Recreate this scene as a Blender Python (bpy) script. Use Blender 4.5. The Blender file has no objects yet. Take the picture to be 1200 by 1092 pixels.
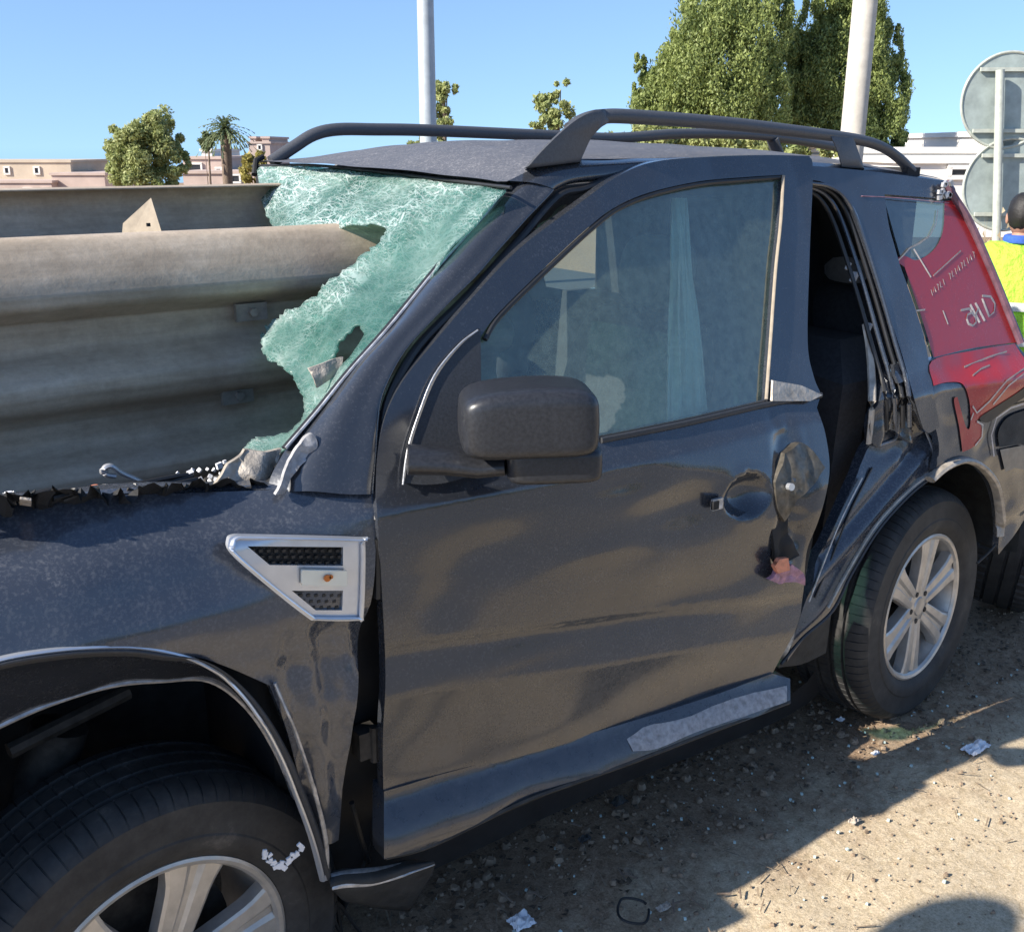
import bpy, bmesh, math, random
import numpy as np
from mathutils import Vector, Matrix, noise
from mathutils.geometry import delaunay_2d_cdt
random.seed(7); rng = np.random.default_rng(7)
R = math.radians
SC = bpy.context.scene; COL = SC.collection

# ------------------------------------------------------------------ camera
PITCH, YAW, F = R(17.3), R(34.9), 1200.0
O = np.array([-.381, -1.545, 1.727])
FW = np.array([math.sin(YAW)*math.cos(PITCH), math.cos(YAW)*math.cos(PITCH), -math.sin(PITCH)])
RT = np.array([math.cos(YAW), -math.sin(YAW), 0.0]); UP = np.cross(RT, FW)
cd = bpy.data.cameras.new('camera'); cam = bpy.data.objects.new('camera', cd); COL.objects.link(cam)
cam.matrix_world = Matrix(((RT[0], UP[0], -FW[0], O[0]), (RT[1], UP[1], -FW[1], O[1]), (RT[2], UP[2], -FW[2], O[2]), (0, 0, 0, 1)))
cd.sensor_width = 36; cd.lens = 36; cd.clip_start = .05; cd.clip_end = 3000
SC.camera = cam
# ------------------------------------------------------------------ world and sun
SUN = Vector((-1.55, .20, 1.0)).normalized()
el = math.asin(SUN.z); az = math.atan2(SUN.x, SUN.y)
w = bpy.data.worlds.new('World'); SC.world = w; w.use_nodes = True
nt = w.node_tree; bg = nt.nodes['Background']
sky = nt.nodes.new('ShaderNodeTexSky'); sky.sky_type = 'NISHITA'; sky.sun_disc = False
sky.sun_elevation = el; sky.sun_rotation = az; sky.air_density = 1.0; sky.dust_density = .3; sky.ozone_density = 4.0
tcw = nt.nodes.new('ShaderNodeTexCoord'); spw = nt.nodes.new('ShaderNodeSeparateXYZ'); cbw = nt.nodes.new('ShaderNodeCombineXYZ')
abz = nt.nodes.new('ShaderNodeMath'); abz.operation = 'ABSOLUTE'; mz = nt.nodes.new('ShaderNodeMath'); mz.operation = 'MULTIPLY_ADD'; mz.inputs[1].default_value = .9; mz.inputs[2].default_value = .16
nt.links.new(tcw.outputs['Generated'], spw.inputs[0]); nt.links.new(spw.outputs[0], cbw.inputs[0]); nt.links.new(spw.outputs[1], cbw.inputs[1])
nt.links.new(spw.outputs[2], abz.inputs[0]); nt.links.new(abz.outputs[0], mz.inputs[0]); nt.links.new(mz.outputs[0], cbw.inputs[2])
nrm = nt.nodes.new('ShaderNodeVectorMath'); nrm.operation = 'NORMALIZE'; nt.links.new(cbw.outputs[0], nrm.inputs[0]); nt.links.new(nrm.outputs[0], sky.inputs[0])
nt.links.new(sky.outputs[0], bg.inputs[0]); bg.inputs[1].default_value = .115
sd = bpy.data.lights.new('sun', 'SUN'); sd.energy = 5.0; sd.angle = R(.53); sd.color = (1, .93, .82)
so = bpy.data.objects.new('sun', sd); COL.objects.link(so)
so.rotation_euler = SUN.to_track_quat('Z', 'Y').to_euler()
SC.view_settings.view_transform = 'Standard'; SC.view_settings.look = 'None'
SC.view_settings.exposure = 1.0; SC.view_settings.gamma = 1; SC.view_settings.use_curve_mapping = False

# ------------------------------------------------------------------ helpers
def ray(px, py): return FW + (px-600)/F*RT + (546-py)/F*UP
def PY(px, py, y): d = ray(px, py); return O + d*(y-O[1])/d[1]
def PX(px, py, x): d = ray(px, py); return O + d*(x-O[0])/d[0]
def PZ(px, py, z): d = ray(px, py); return O + d*(z-O[2])/d[2]
def PD(px, py, D):
    d = ray(px, py); h = d[0]*math.sin(YAW)+d[1]*math.cos(YAW); return O + d*(D/h)
def PS(px, py, S):
    y = .05
    for _ in range(14):
        p = PY(px, py, y); y = .5*y+.5*S(p[0], p[2])
    return PY(px, py, y)
def nz(x, y, z=0., s=1.): return noise.noise(Vector((x*s, y*s, z*s)))
def rid(x, y, s, o=0.):
    return 1-2.4*abs(nz(x, y, o, s))
def sm(a, b, t): t = min(1, max(0, (t-a)/(b-a))); return t*t*(3-2*t)

def curve(pts, n=5, closed=True):
    """Catmull-Rom through 2-D or 3-D points; a point given as (.., 'c') is a corner"""
    P = []; Cn = []
    for p in pts:
        if p[-1] == 'c': P.append(np.array(p[:-1], float)); Cn.append(True)
        else: P.append(np.array(p, float)); Cn.append(False)
    m = len(P); out = []
    for i in range(m if closed else m-1):
        p1, p2 = P[i], P[(i+1) % m]
        c1 = Cn[i] or (not closed and i == 0); c2 = Cn[(i+1) % m] or (not closed and i+1 == m-1)
        p0 = p1-(p2-p1) if c1 else P[(i-1) % m]; p3 = p2+(p2-p1) if c2 else P[(i+2) % m]
        for k in range(n):
            t = k/n
            out.append(.5*((2*p1)+(-p0+p2)*t+(2*p0-5*p1+4*p2-p3)*t*t+(-p0+3*p1-3*p2+p3)*t**3))
    if not closed: out.append(P[-1])
    return out

def tagp(o, label=None, cat=None, group=None, kind=None):
    if label: o['label'] = label
    if cat: o['category'] = cat
    if group: o['group'] = group
    if kind: o['kind'] = kind
    return o
def empty(name, loc, label, cat, group=None):
    o = bpy.data.objects.new(name, None); COL.objects.link(o); o.location = loc; o.empty_display_size = .1
    return tagp(o, label, cat, group)
def link(o, parent=None):
    COL.objects.link(o)
    if parent is not None:
        o.parent = parent
        if parent.type == 'EMPTY': o.matrix_parent_inverse = Matrix.Translation(-Vector(parent.location))
    return o
def mesh(name, V, Fc, mat, parent=None, smooth=True, sharp=None):
    me = bpy.data.meshes.new(name); me.from_pydata([tuple(v) for v in V], [], [tuple(f) for f in Fc]); me.update()
    if smooth:
        me.polygons.foreach_set('use_smooth', [True]*len(me.polygons))
        if sharp: me.set_sharp_from_angle(angle=R(sharp))
    me.materials.append(mat)
    return link(bpy.data.objects.new(name, me), parent)
def bm_obj(name, bm, mat, parent=None, sharp=35):
    me = bpy.data.meshes.new(name); bm.normal_update(); bm.to_mesh(me); bm.free()
    me.polygons.foreach_set('use_smooth', [True]*len(me.polygons)); me.set_sharp_from_angle(angle=R(sharp))
    me.materials.append(mat); return link(bpy.data.objects.new(name, me), parent)
class MB:
    def __init__(s): s.v = []; s.f = []
    def add(s, V, Fc):
        b = len(s.v); s.v += [tuple(v) for v in V]; s.f += [tuple(b+i for i in f) for f in Fc]
    def box(s, c, h, rot=None):
        V = [Vector((sx*h[0], sy*h[1], sz*h[2])) for sx in (-1, 1) for sy in (-1, 1) for sz in (-1, 1)]
        if rot is not None: V = [rot @ v for v in V]
        c = Vector(c); V = [v+c for v in V]
        s.add(V, [(0, 1, 3, 2), (4, 6, 7, 5), (0, 4, 5, 1), (2, 3, 7, 6), (0, 2, 6, 4), (1, 5, 7, 3)])
    def tube(s, path, ra, rb=None, up=(0, 0, 1), n=10, caps=True, taper=None):
        P = [Vector(p) for p in path]; rb = rb or ra; m = len(P); V = []
        for i, p in enumerate(P):
            t = (P[min(i+1, m-1)]-P[max(i-1, 0)]).normalized(); u = Vector(up)
            if abs(t.dot(u)) > .97: u = Vector((0, 1, 0))
            sd_ = t.cross(u).normalized(); u = sd_.cross(t).normalized()
            k = taper(i/(m-1)) if taper else 1
            for j in range(n):
                a = 2*math.pi*j/n; V.append(p+sd_*(ra*k*math.cos(a))+u*(rb*k*math.sin(a)))
        Fc = [(i*n+j, (i+1)*n+j, (i+1)*n+(j+1) % n, i*n+(j+1) % n) for i in range(m-1) for j in range(n)]
        if caps: Fc += [tuple(range(n)), tuple(reversed(range((m-1)*n, m*n)))]
        s.add(V, Fc)
    def prism(s, pts, dvec):
        """closed 3-D polygon extruded by dvec"""
        n = len(pts); V = [Vector(p) for p in pts]; W = [v+Vector(dvec) for v in V]
        s.add(V+W, [tuple(range(n)), tuple(reversed(range(n, 2*n)))]+[(i, i+n, (i+1) % n+n, (i+1) % n) for i in range(n)])
    def build(s, name, mat, parent=None, smooth=True, sharp=35):
        return mesh(name, s.v, s.f, mat, parent, smooth, sharp)

def pip(x, y, poly):
    c = False; n = len(poly); j = n-1
    for i in range(n):
        xi, yi = poly[i]; xj, yj = poly[j]
        if (yi > y) != (yj > y) and x < (xj-xi)*(y-yi)/(yj-yi)+xi: c = not c
        j = i
    return c
def fill(loops2, step, jit=.15):
    """constrained triangulation of outline (first loop) with holes, interior points on a grid"""
    verts = []; edges = []
    for lp in loops2:
        b = len(verts); n = len(lp); verts += [Vector(p) for p in lp]; edges += [(b+i, b+(i+1) % n) for i in range(n)]
    A = np.array(loops2[0]); x0, y0 = A.min(0); x1, y1 = A.max(0)
    P_all = [np.array(l) for l in loops2]
    segs = np.concatenate([np.stack([p, np.roll(p, -1, 0)], 1) for p in P_all])
    yy = y0+step*.5; k = 0
    while yy < y1:
        xx = x0+step*(.5+.5*(k % 2))
        while xx < x1:
            p = (xx+random.uniform(-jit, jit)*step, yy+random.uniform(-jit, jit)*step)
            if pip(p[0], p[1], loops2[0]) and not any(pip(p[0], p[1], h) for h in loops2[1:]):
                q = np.array(p); a = segs[:, 0]; d = segs[:, 1]-a
                t = np.clip(((q-a)*d).sum(1)/np.maximum((d*d).sum(1), 1e-12), 0, 1)
                if (np.hypot(*(a+d*t[:, None]-q).T)).min() > step*.45: verts.append(Vector(p))
            xx += step
        yy += step*.87; k += 1
    V, E_, T = delaunay_2d_cdt(verts, edges, [], 0, 1e-6)[:3]
    out = []
    for t in T:
        cx = sum(V[i][0] for i in t)/3; cy = sum(V[i][1] for i in t)/3
        if pip(cx, cy, loops2[0]) and not any(pip(cx, cy, h) for h in loops2[1:]):
            a, b, c = (V[i] for i in t[:3])
            if (b-a).cross(c-a) < 0: t = tuple(reversed(t))
            out.append(tuple(t))
    return V, out
def with_flange(V, T, off):
    """turn the sheet's rim by vector off with its own vertices so the edge reads crisp"""
    cnt = {}
    for t in T:
        for i in range(3):
            e = (t[i], t[(i+1) % 3]); k = tuple(sorted(e)); cnt.setdefault(k, []).append(e)
    V = list(V); F2 = list(T); m = {}
    def g(i):
        if i not in m:
            m[i] = (len(V), len(V)+1, len(V)+2); p = Vector(V[i]); V.append(p); V.append(p+Vector(off)); V.append(p+Vector(off))
        return m[i]
    for k, es in cnt.items():
        if len(es) == 1:
            a, b = es[0]; ga = g(a); gb = g(b); F2.append((gb[0], ga[0], ga[1], gb[1]))
    return V, F2
def panel(name, out, S, mat, parent, step=.016, holes=(), flange=.016, n=5, dent=None, off=0., sharp=None):
    S2 = (lambda x, z: S(x, z)+off)
    loops = []
    for lp in [out]+list(holes):
        c = curve(lp, n); loops.append([tuple(PS(p[0], p[1], S2)[[0, 2]]) for p in c])
    V2, T = fill(loops, step)
    V = []
    for v in V2:
        y = S2(v[0], v[1])
        if dent: y += dent(v[0], v[1])
        V.append((v[0], y, v[1]))
    if flange: V, T = with_flange(V, T, (0, flange, 0))
    return mesh(name, V, T, mat, parent, sharp=sharp)
def resample(P, n):
    P = np.array(P, float); d = np.r_[0, np.cumsum(np.linalg.norm(np.diff(P, axis=0), axis=1))]
    t = np.linspace(0, d[-1], n); return np.stack([np.interp(t, d, P[:, k]) for k in range(3)], 1)
def loft(name, rails, mat, parent, nu=40, nv=8, thick=0., jitter=0., bulge=None, sharp=None):
    """smooth sheet through several 3-D rails"""
    Rr = [resample(r, nu) for r in rails]; V = []
    for i in range(nu):
        col = curve([tuple(r[i]) for r in Rr], nv, closed=False) if len(Rr) > 2 else [Rr[0][i]*(1-k/nv)+Rr[1][i]*k/nv for k in range(nv+1)]
        for j, c in enumerate(col):
            c = np.array(c, float)
            if bulge is not None: c = c+np.array(bulge)*math.sin(math.pi*j/(len(col)-1))
            if jitter: c = c+jitter*np.array([nz(*(c*9)), nz(*(c*9+5)), nz(*(c*9+11))])
            V.append(c)
    m = len(V)//nu
    Fc = [(i*m+j, (i+1)*m+j, (i+1)*m+j+1, i*m+j+1) for i in range(nu-1) for j in range(m-1)]
    o = mesh(name, V, Fc, mat, parent, sharp=sharp)
    if thick:
        s = o.modifiers.new('s', 'SOLIDIFY'); s.thickness = thick; s.offset = 0
    return o

# ------------------------------------------------------------------ materials
def nmat(name):
    m = bpy.data.materials.new(name); m.use_nodes = True; t = m.node_tree; b = t.nodes['Principled BSDF']; return m, t, b
def nd(t, typ, **kw):
    n = t.nodes.new(typ)
    for k, v in kw.items(): setattr(n, k, v)
    return n
def tex_noise(t, scale, detail=4, rough=.6, vec=None, dist=0.):
    n = nd(t, 'ShaderNodeTexNoise'); n.inputs['Scale'].default_value = scale; n.inputs['Detail'].default_value = detail
    n.inputs['Roughness'].default_value = rough; n.inputs['Distortion'].default_value = dist
    if vec is None:
        tc = nd(t, 'ShaderNodeTexCoord'); vec = tc.outputs['Object']
    t.links.new(vec, n.inputs['Vector']); return n
def ramp(t, src, stops):
    r = nd(t, 'ShaderNodeValToRGB'); e = r.color_ramp.elements
    while len(e) < len(stops): e.new(.5)
    for k, (p, c) in enumerate(stops):
        e[k].position = p; e[k].color = (c, c, c, 1) if isinstance(c, (int, float)) else (*c, 1)
    t.links.new(src, r.inputs[0]); return r
def mixc(t, fac, a, b):
    m = nd(t, 'ShaderNodeMix', data_type='RGBA')
    for s, v in ((0, fac), (6, a), (7, b)):
        if isinstance(v, (tuple, list)): m.inputs[s].default_value = (*v, 1)
        elif isinstance(v, (int, float)): m.inputs[s].default_value = v
        else: t.links.new(v, m.inputs[s])
    return m.outputs[2]
def bump(t, b, src, strength=.2, dist=.01, prev=None):
    n = nd(t, 'ShaderNodeBump'); n.inputs['Strength'].default_value = strength; n.inputs['Distance'].default_value = dist
    t.links.new(src, n.inputs['Height'])
    if prev: t.links.new(prev, n.inputs['Normal'])
    t.links.new(n.outputs[0], b.inputs['Normal']); return n.outputs[0]
def simple(name, col, rough=.6, metal=0., var=.25, scale=20, bs=.1, bd=.003, coat=0., spec=.5):
    m, t, b = nmat(name); n = tex_noise(t, scale)
    d = tuple(c*(1-var) for c in col); l = tuple(min(1, c*(1+var)) for c in col)
    r = ramp(t, n.outputs[0], [(.3, d), (.7, l)]); t.links.new(r.outputs[0], b.inputs['Base Color'])
    b.inputs['Roughness'].default_value = rough; b.inputs['Metallic'].default_value = metal
    b.inputs['Coat Weight'].default_value = coat; b.inputs['Specular IOR Level'].default_value = spec
    if bs: bump(t, b, n.outputs[0], bs, bd)
    return m
def paint(name, col, dustlo=.47, dustmax=.5, rough=.2, metal=.25, dustcol=(.25, .25, .26), scratch=True, dmin=.035):
    m, t, b = nmat(name); tc = nd(t, 'ShaderNodeTexCoord'); ob = tc.outputs['Object']
    n1 = tex_noise(t, 3.2, 6, .65, ob); n2 = tex_noise(t, 160, 3, .7, ob); n3 = tex_noise(t, 28, 5, .7, ob)
    big = ramp(t, n1.outputs[0], [(dustlo-.12, 0.), (dustlo+.25, 1.)]); fine = ramp(t, n2.outputs[0], [(.5, .12), (.72, 1.)])
    mid = ramp(t, n3.outputs[0], [(.35, .3), (.7, 1.)])
    mu = nd(t, 'ShaderNodeMath', operation='MULTIPLY'); t.links.new(big.outputs[0], mu.inputs[0]); t.links.new(fine.outputs[0], mu.inputs[1])
    mu2 = nd(t, 'ShaderNodeMath', operation='MULTIPLY'); t.links.new(mu.outputs[0], mu2.inputs[0]); t.links.new(mid.outputs[0], mu2.inputs[1])
    mu3 = nd(t, 'ShaderNodeMath', operation='MULTIPLY_ADD'); t.links.new(mu2.outputs[0], mu3.inputs[0]); mu3.inputs[1].default_value = dustmax; mu3.inputs[2].default_value = dmin
    # road dirt thrown up along the lower edge of the body
    sp = nd(t, 'ShaderNodeSeparateXYZ'); t.links.new(ob, sp.inputs[0])
    mr = nd(t, 'ShaderNodeMapRange'); t.links.new(sp.outputs[2], mr.inputs[0]); mr.inputs[1].default_value = .75; mr.inputs[2].default_value = .30
    mr.inputs[3].default_value = 0; mr.inputs[4].default_value = .16
    m5 = nd(t, 'ShaderNodeMath', operation='MULTIPLY'); t.links.new(mr.outputs[0], m5.inputs[0]); t.links.new(mid.outputs[0], m5.inputs[1])
    ad = nd(t, 'ShaderNodeMath', operation='ADD', use_clamp=True); t.links.new(mu3.outputs[0], ad.inputs[0]); t.links.new(m5.outputs[0], ad.inputs[1])
    fac = ad.outputs[0]
    c = mixc(t, fac, col, dustcol)
    if scratch:
        mp = nd(t, 'ShaderNodeMapping'); mp.inputs['Scale'].default_value = (2.2, 2.2, 42); mp.inputs['Rotation'].default_value = (0, R(9), 0); t.links.new(ob, mp.inputs[0])
        n4 = tex_noise(t, 1.6, 5, .75, mp.outputs[0], .6); s4 = ramp(t, n4.outputs[0], [(.70, 0.), (.73, 1.)])
        sc = nd(t, 'ShaderNodeMath', operation='MULTIPLY'); sc.inputs[1].default_value = .35; t.links.new(s4.outputs[0], sc.inputs[0])
        c = mixc(t, sc.outputs[0], c, (.33, .33, .34))
    t.links.new(c, b.inputs['Base Color'])
    rr = nd(t, 'ShaderNodeMath', operation='MULTIPLY_ADD'); t.links.new(fac, rr.inputs[0]); rr.inputs[1].default_value = .8; rr.inputs[2].default_value = rough; t.links.new(rr.outputs[0], b.inputs['Roughness'])
    b.inputs['Metallic'].default_value = metal
    cw = nd(t, 'ShaderNodeMath', operation='SUBTRACT', use_clamp=True); cw.inputs[0].default_value = 1.; t.links.new(fac, cw.inputs[1]); t.links.new(cw.outputs[0], b.inputs['Coat Weight'])
    b.inputs['Coat Roughness'].default_value = .11
    bump(t, b, n1.outputs[0], .16, .02)
    return m
M = {}
M['paint'] = paint('dark_grey_paint', (.024, .028, .037), .44, .36)
M['paint_dusty'] = paint('dusty_dark_paint', (.034, .042, .060), .36, .7)
M['roofpaint'] = paint('dust_covered_roof_paint', (.05, .055, .07), .25, .9, .45, .2, (.27, .265, .28), False, .17)
M['red'] = paint('red_body_film', (.36, .013, .016), .47, .12, .25, 0., (.5, .4, .36), False, .01)  # colour of the red vehicle reflected in the rear quarter
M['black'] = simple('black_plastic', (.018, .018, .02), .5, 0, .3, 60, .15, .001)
M['trimdark'] = simple('dark_textured_trim', (.035, .037, .042), .62, 0, .3, 220, .3, .0008)
M['railplastic'] = simple('roof_rail_coating', (.06, .063, .072), .48, 0, .2, 260, .3, .0006)
M['scuff'] = simple('scuffed_plastic', (.30, .295, .30), .65, .05, .35, 70, .5, .003)
M['void'] = simple('sooty_interior_plastic', (.010, .010, .011), .8, 0, .5, 12, .3, .01)  # near-black for cabin plastic, also stands in for shade in gaps
M['liner'] = simple('wheel_housing_liner', (.028, .028, .027), .75, 0, .5, 18, .4, .01)
M['rubber'] = simple('seal_rubber', (.014, .014, .015), .45, 0, .2, 60, .1, .001)
M['silver'] = simple('satin_silver_plastic', (.62, .64, .68), .28, .65, .06, 30, .03, .001)
M['alloy'] = simple('alloy_wheel_metal', (.52, .49, .45), .38, .55, .16, 22, .06, .002)
M['alloydark'] = simple('brake_metal', (.05, .045, .04), .7, .5, .5, 30, .3, .003)
M['lens'] = simple('clear_lens', (.75, .72, .6), .15, 0, .05, 40, .05, .001, 1.)
M['amber'] = simple('amber_bulb', (.55, .15, .02), .3, 0, .1, 40, 0)
M['baremetal'] = simple('scraped_metal', (.45, .45, .46), .42, .6, .35, 45, .4, .004)
M['foam'] = simple('torn_foam', (.42, .36, .3), .95, 0, .3, 60, .8, .01)
M['white'] = simple('white_plastic_scrap', (.72, .72, .74), .5, 0, .1, 50, .4, .005)
M['airbag'] = simple('airbag_cloth', (.86, .88, .86), .85, 0, .08, 40, .3, .004)
M['seat'] = simple('charcoal_seat_cloth', (.03, .03, .034), .9, 0, .3, 90, .4, .003)
M['headliner'] = simple('grey_headliner', (.16, .16, .16), .9, 0, .15, 60, .2, .003)
M['cowl'] = simple('bent_cowl_metal', (.40, .355, .30), .5, .35, .3, 30, .6, .012)
M['orange'] = simple('orange_scrap', (.6, .22, .13), .5, 0, .25, 50, .3, .004)
M['pink'] = simple('pink_scrap', (.36, .18, .23), .5, 0, .35, 70, .5, .006)

def rubber_tyre():
    m, t, b = nmat('dusty_tyre_rubber'); n = tex_noise(t, 14, 6, .7); n2 = tex_noise(t, 120, 3)
    r = ramp(t, n.outputs[0], [(.35, (.014, .014, .015)), (.62, (.04, .038, .036)), (.8, (.12, .105, .09))])
    t.links.new(r.outputs[0], b.inputs['Base Color']); b.inputs['Roughness'].default_value = .68; bump(t, b, n2.outputs[0], .25, .0015); return m
M['tyre'] = rubber_tyre()
def galv():
    m, t, b = nmat('weathered_galvanised_steel'); n = tex_noise(t, 5, 8, .7); n2 = tex_noise(t, 60, 5, .7)
    tc = nd(t, 'ShaderNodeTexCoord'); mp = nd(t, 'ShaderNodeMapping'); mp.inputs['Scale'].default_value = (1.2, 1.2, 14); t.links.new(tc.outputs['Object'], mp.inputs[0])
    n3 = tex_noise(t, 2.0, 6, .7, mp.outputs[0])
    c = ramp(t, n.outputs[0], [(.28, (.37, .29, .21)), (.5, (.46, .37, .275)), (.74, (.55, .46, .36))])
    c2 = ramp(t, n2.outputs[0], [(.3, .86), (.7, 1.08)]); c3 = ramp(t, n3.outputs[0], [(.35, .8), (.65, 1.1)])
    mm = nd(t, 'ShaderNodeMix', data_type='RGBA', blend_type='MULTIPLY'); mm.inputs[0].default_value = 1
    t.links.new(c.outputs[0], mm.inputs[6]); t.links.new(c2.outputs[0], mm.inputs[7])
    m2 = nd(t, 'ShaderNodeMix', data_type='RGBA', blend_type='MULTIPLY'); m2.inputs[0].default_value = 1
    t.links.new(mm.outputs[2], m2.inputs[6]); t.links.new(c3.outputs[0], m2.inputs[7])
    t.links.new(m2.outputs[2], b.inputs['Base Color']); b.inputs['Metallic'].default_value = .1; b.inputs['Roughness'].default_value = .62
    bump(t, b, n2.outputs[0], .25, .003); return m
M['galv'] = galv()
def cracked():
    m, t, b = nmat('shattered_windscreen_glass'); tc = nd(t, 'ShaderNodeTexCoord'); ob = tc.outputs['Object']
    nn = tex_noise(t, 9, 4, .7, ob)
    sv = nd(t, 'ShaderNodeVectorMath', operation='SCALE'); sv.inputs[3].default_value = .035; t.links.new(nn.outputs[1], sv.inputs[0])
    av = nd(t, 'ShaderNodeVectorMath', operation='ADD'); t.links.new(ob, av.inputs[0]); t.links.new(sv.outputs[0], av.inputs[1])
    def vor(s, lo, hi):
        v = nd(t, 'ShaderNodeTexVoronoi', feature='DISTANCE_TO_EDGE'); v.inputs['Scale'].default_value = s; t.links.new(av.outputs[0], v.inputs[0])
        return ramp(t, v.outputs[0], [(lo, 1.), (hi, 0.)]).outputs[0]
    a = vor(70, .015, .075); c = vor(170, .05, .2); d = vor(26, .006, .03)
    m1 = nd(t, 'ShaderNodeMath', operation='MAXIMUM'); t.links.new(a, m1.inputs[0]); t.links.new(d, m1.inputs[1])
    hz = ramp(t, nn.outputs[0], [(.42, .0), (.66, .6)])
    m2 = nd(t, 'ShaderNodeMath', operation='MULTIPLY'); t.links.new(c, m2.inputs[0]); t.links.new(hz.outputs[0], m2.inputs[1])
    m3 = nd(t, 'ShaderNodeMath', operation='MAXIMUM'); t.links.new(m1.outputs[0], m3.inputs[0]); t.links.new(m2.outputs[0], m3.inputs[1])
    n5 = tex_noise(t, 5, 5, .7, ob)
    mpz = nd(t, 'ShaderNodeMapping'); mpz.inputs['Scale'].default_value = (30, 4, 30); mpz.inputs['Rotation'].default_value = (R(25), R(20), R(40)); t.links.new(av.outputs[0], mpz.inputs[0])
    n6 = tex_noise(t, 1.5, 5, .75, mpz.outputs[0], 1.2); st = ramp(t, n6.outputs[0], [(.56, 0.), (.66, 1.)])
    n7 = tex_noise(t, 3.2, 4, .6, ob); gate = ramp(t, n7.outputs[0], [(.40, .12), (.62, 1.)])
    m8 = nd(t, 'ShaderNodeMath', operation='MULTIPLY'); t.links.new(m3.outputs[0], m8.inputs[0]); t.links.new(gate.outputs[0], m8.inputs[1])
    def longcrack(rot, sc):
        mq = nd(t, 'ShaderNodeMapping'); mq.inputs['Scale'].default_value = sc; mq.inputs['Rotation'].default_value = rot; t.links.new(av.outputs[0], mq.inputs[0])
        v = nd(t, 'ShaderNodeTexVoronoi', feature='DISTANCE_TO_EDGE'); v.inputs['Scale'].default_value = 1.; t.links.new(mq.outputs[0], v.inputs[0]); return ramp(t, v.outputs[0], [(.012, 1.), (.05, 0.)])
    l1 = longcrack((R(20), R(35), R(10)), (70, 7, 7)); l2 = longcrack((R(-30), R(-25), R(60)), (60, 8, 8))
    ml = nd(t, 'ShaderNodeMath', operation='MAXIMUM'); t.links.new(l1.outputs[0], ml.inputs[0]); t.links.new(l2.outputs[0], ml.inputs[1])
    mk = nd(t, 'ShaderNodeMath', operation='MULTIPLY'); t.links.new(ml.outputs[0], mk.inputs[0]); t.links.new(gate.outputs[0], mk.inputs[1])
    m9 = nd(t, 'ShaderNodeMath', operation='MAXIMUM'); t.links.new(m8.outputs[0], m9.inputs[0]); t.links.new(mk.outputs[0], m9.inputs[1]); m3 = m9
    basec = ramp(t, n5.outputs[0], [(.35, (.05, .17, .15)), (.5, (.15, .31, .28)), (.66, (.36, .49, .46))])
    col = mixc(t, m3.outputs[0], basec.outputs[0], (.74, .84, .82)); t.links.new(col, b.inputs['Base Color'])
    b.inputs['Roughness'].default_value = .3; b.inputs['Specular IOR Level'].default_value = .6
    bump(t, b, m3.outputs[0], .7, .004)
    tr = nd(t, 'ShaderNodeBsdfTranslucent'); t.links.new(col, tr.inputs[0])
    mx = nd(t, 'ShaderNodeMixShader'); mx.inputs[0].default_value = .3; t.links.new(b.outputs[0], mx.inputs[1]); t.links.new(tr.outputs[0], mx.inputs[2])
    tp = nd(t, 'ShaderNodeBsdfTransparent'); tp.inputs[0].default_value = (.55, .85, .78, 1)
    al = nd(t, 'ShaderNodeMath', operation='MULTIPLY_ADD', use_clamp=True); t.links.new(m3.outputs[0], al.inputs[0]); al.inputs[1].default_value = .6; al.inputs[2].default_value = .38
    m4 = nd(t, 'ShaderNodeMixShader'); t.links.new(al.outputs[0], m4.inputs[0]); t.links.new(tp.outputs[0], m4.inputs[1]); t.links.new(mx.outputs[0], m4.inputs[2])
    t.links.new(m4.outputs[0], t.nodes['Material Output'].inputs[0]); return m
M['cracked'] = cracked()
def glass(name, tint, dust=.10, dustcol=(.42, .5, .5)):
    m, t, b = nmat(name); t.nodes.remove(b)
    g = nd(t, 'ShaderNodeBsdfGlossy'); g.inputs['Roughness'].default_value = .04; g.inputs[0].default_value = (.95, 1, 1, 1)
    tp = nd(t, 'ShaderNodeBsdfTransparent'); tp.inputs[0].default_value = (*tint, 1)
    n = tex_noise(t, 3, 5, .6); bp = nd(t, 'ShaderNodeBump'); bp.inputs['Strength'].default_value = .12; bp.inputs['Distance'].default_value = .03
    t.links.new(n.outputs[0], bp.inputs['Height']); t.links.new(bp.outputs[0], g.inputs['Normal'])
    fr = nd(t, 'ShaderNodeFresnel'); fr.inputs[0].default_value = 1.52
    f2 = nd(t, 'ShaderNodeMath', operation='MULTIPLY_ADD', use_clamp=True); t.links.new(fr.outputs[0], f2.inputs[0]); f2.inputs[1].default_value = 1.7; f2.inputs[2].default_value = .02
    df = nd(t, 'ShaderNodeBsdfDiffuse'); df.inputs[0].default_value = (*dustcol, 1)
    m1 = nd(t, 'ShaderNodeMixShader'); n2 = tex_noise(t, 40, 6, .8); r2 = ramp(t, n2.outputs[0], [(.3, dust*.6), (.8, dust*1.8)])
    t.links.new(r2.outputs[0], m1.inputs[0]); t.links.new(tp.outputs[0], m1.inputs[1]); t.links.new(df.outputs[0], m1.inputs[2])
    m2 = nd(t, 'ShaderNodeMixShader'); t.links.new(f2.outputs[0], m2.inputs[0]); t.links.new(m1.outputs[0], m2.inputs[1]); t.links.new(g.outputs[0], m2.inputs[2])
    t.links.new(m2.outputs[0], t.nodes['Material Output'].inputs[0]); return m
M['glass'] = glass('tinted_door_glass', (.64, .82, .74), .17, (.37, .51, .43))
M['glassdark'] = glass('dark_side_glass', (.12, .2, .22), .12)
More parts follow.
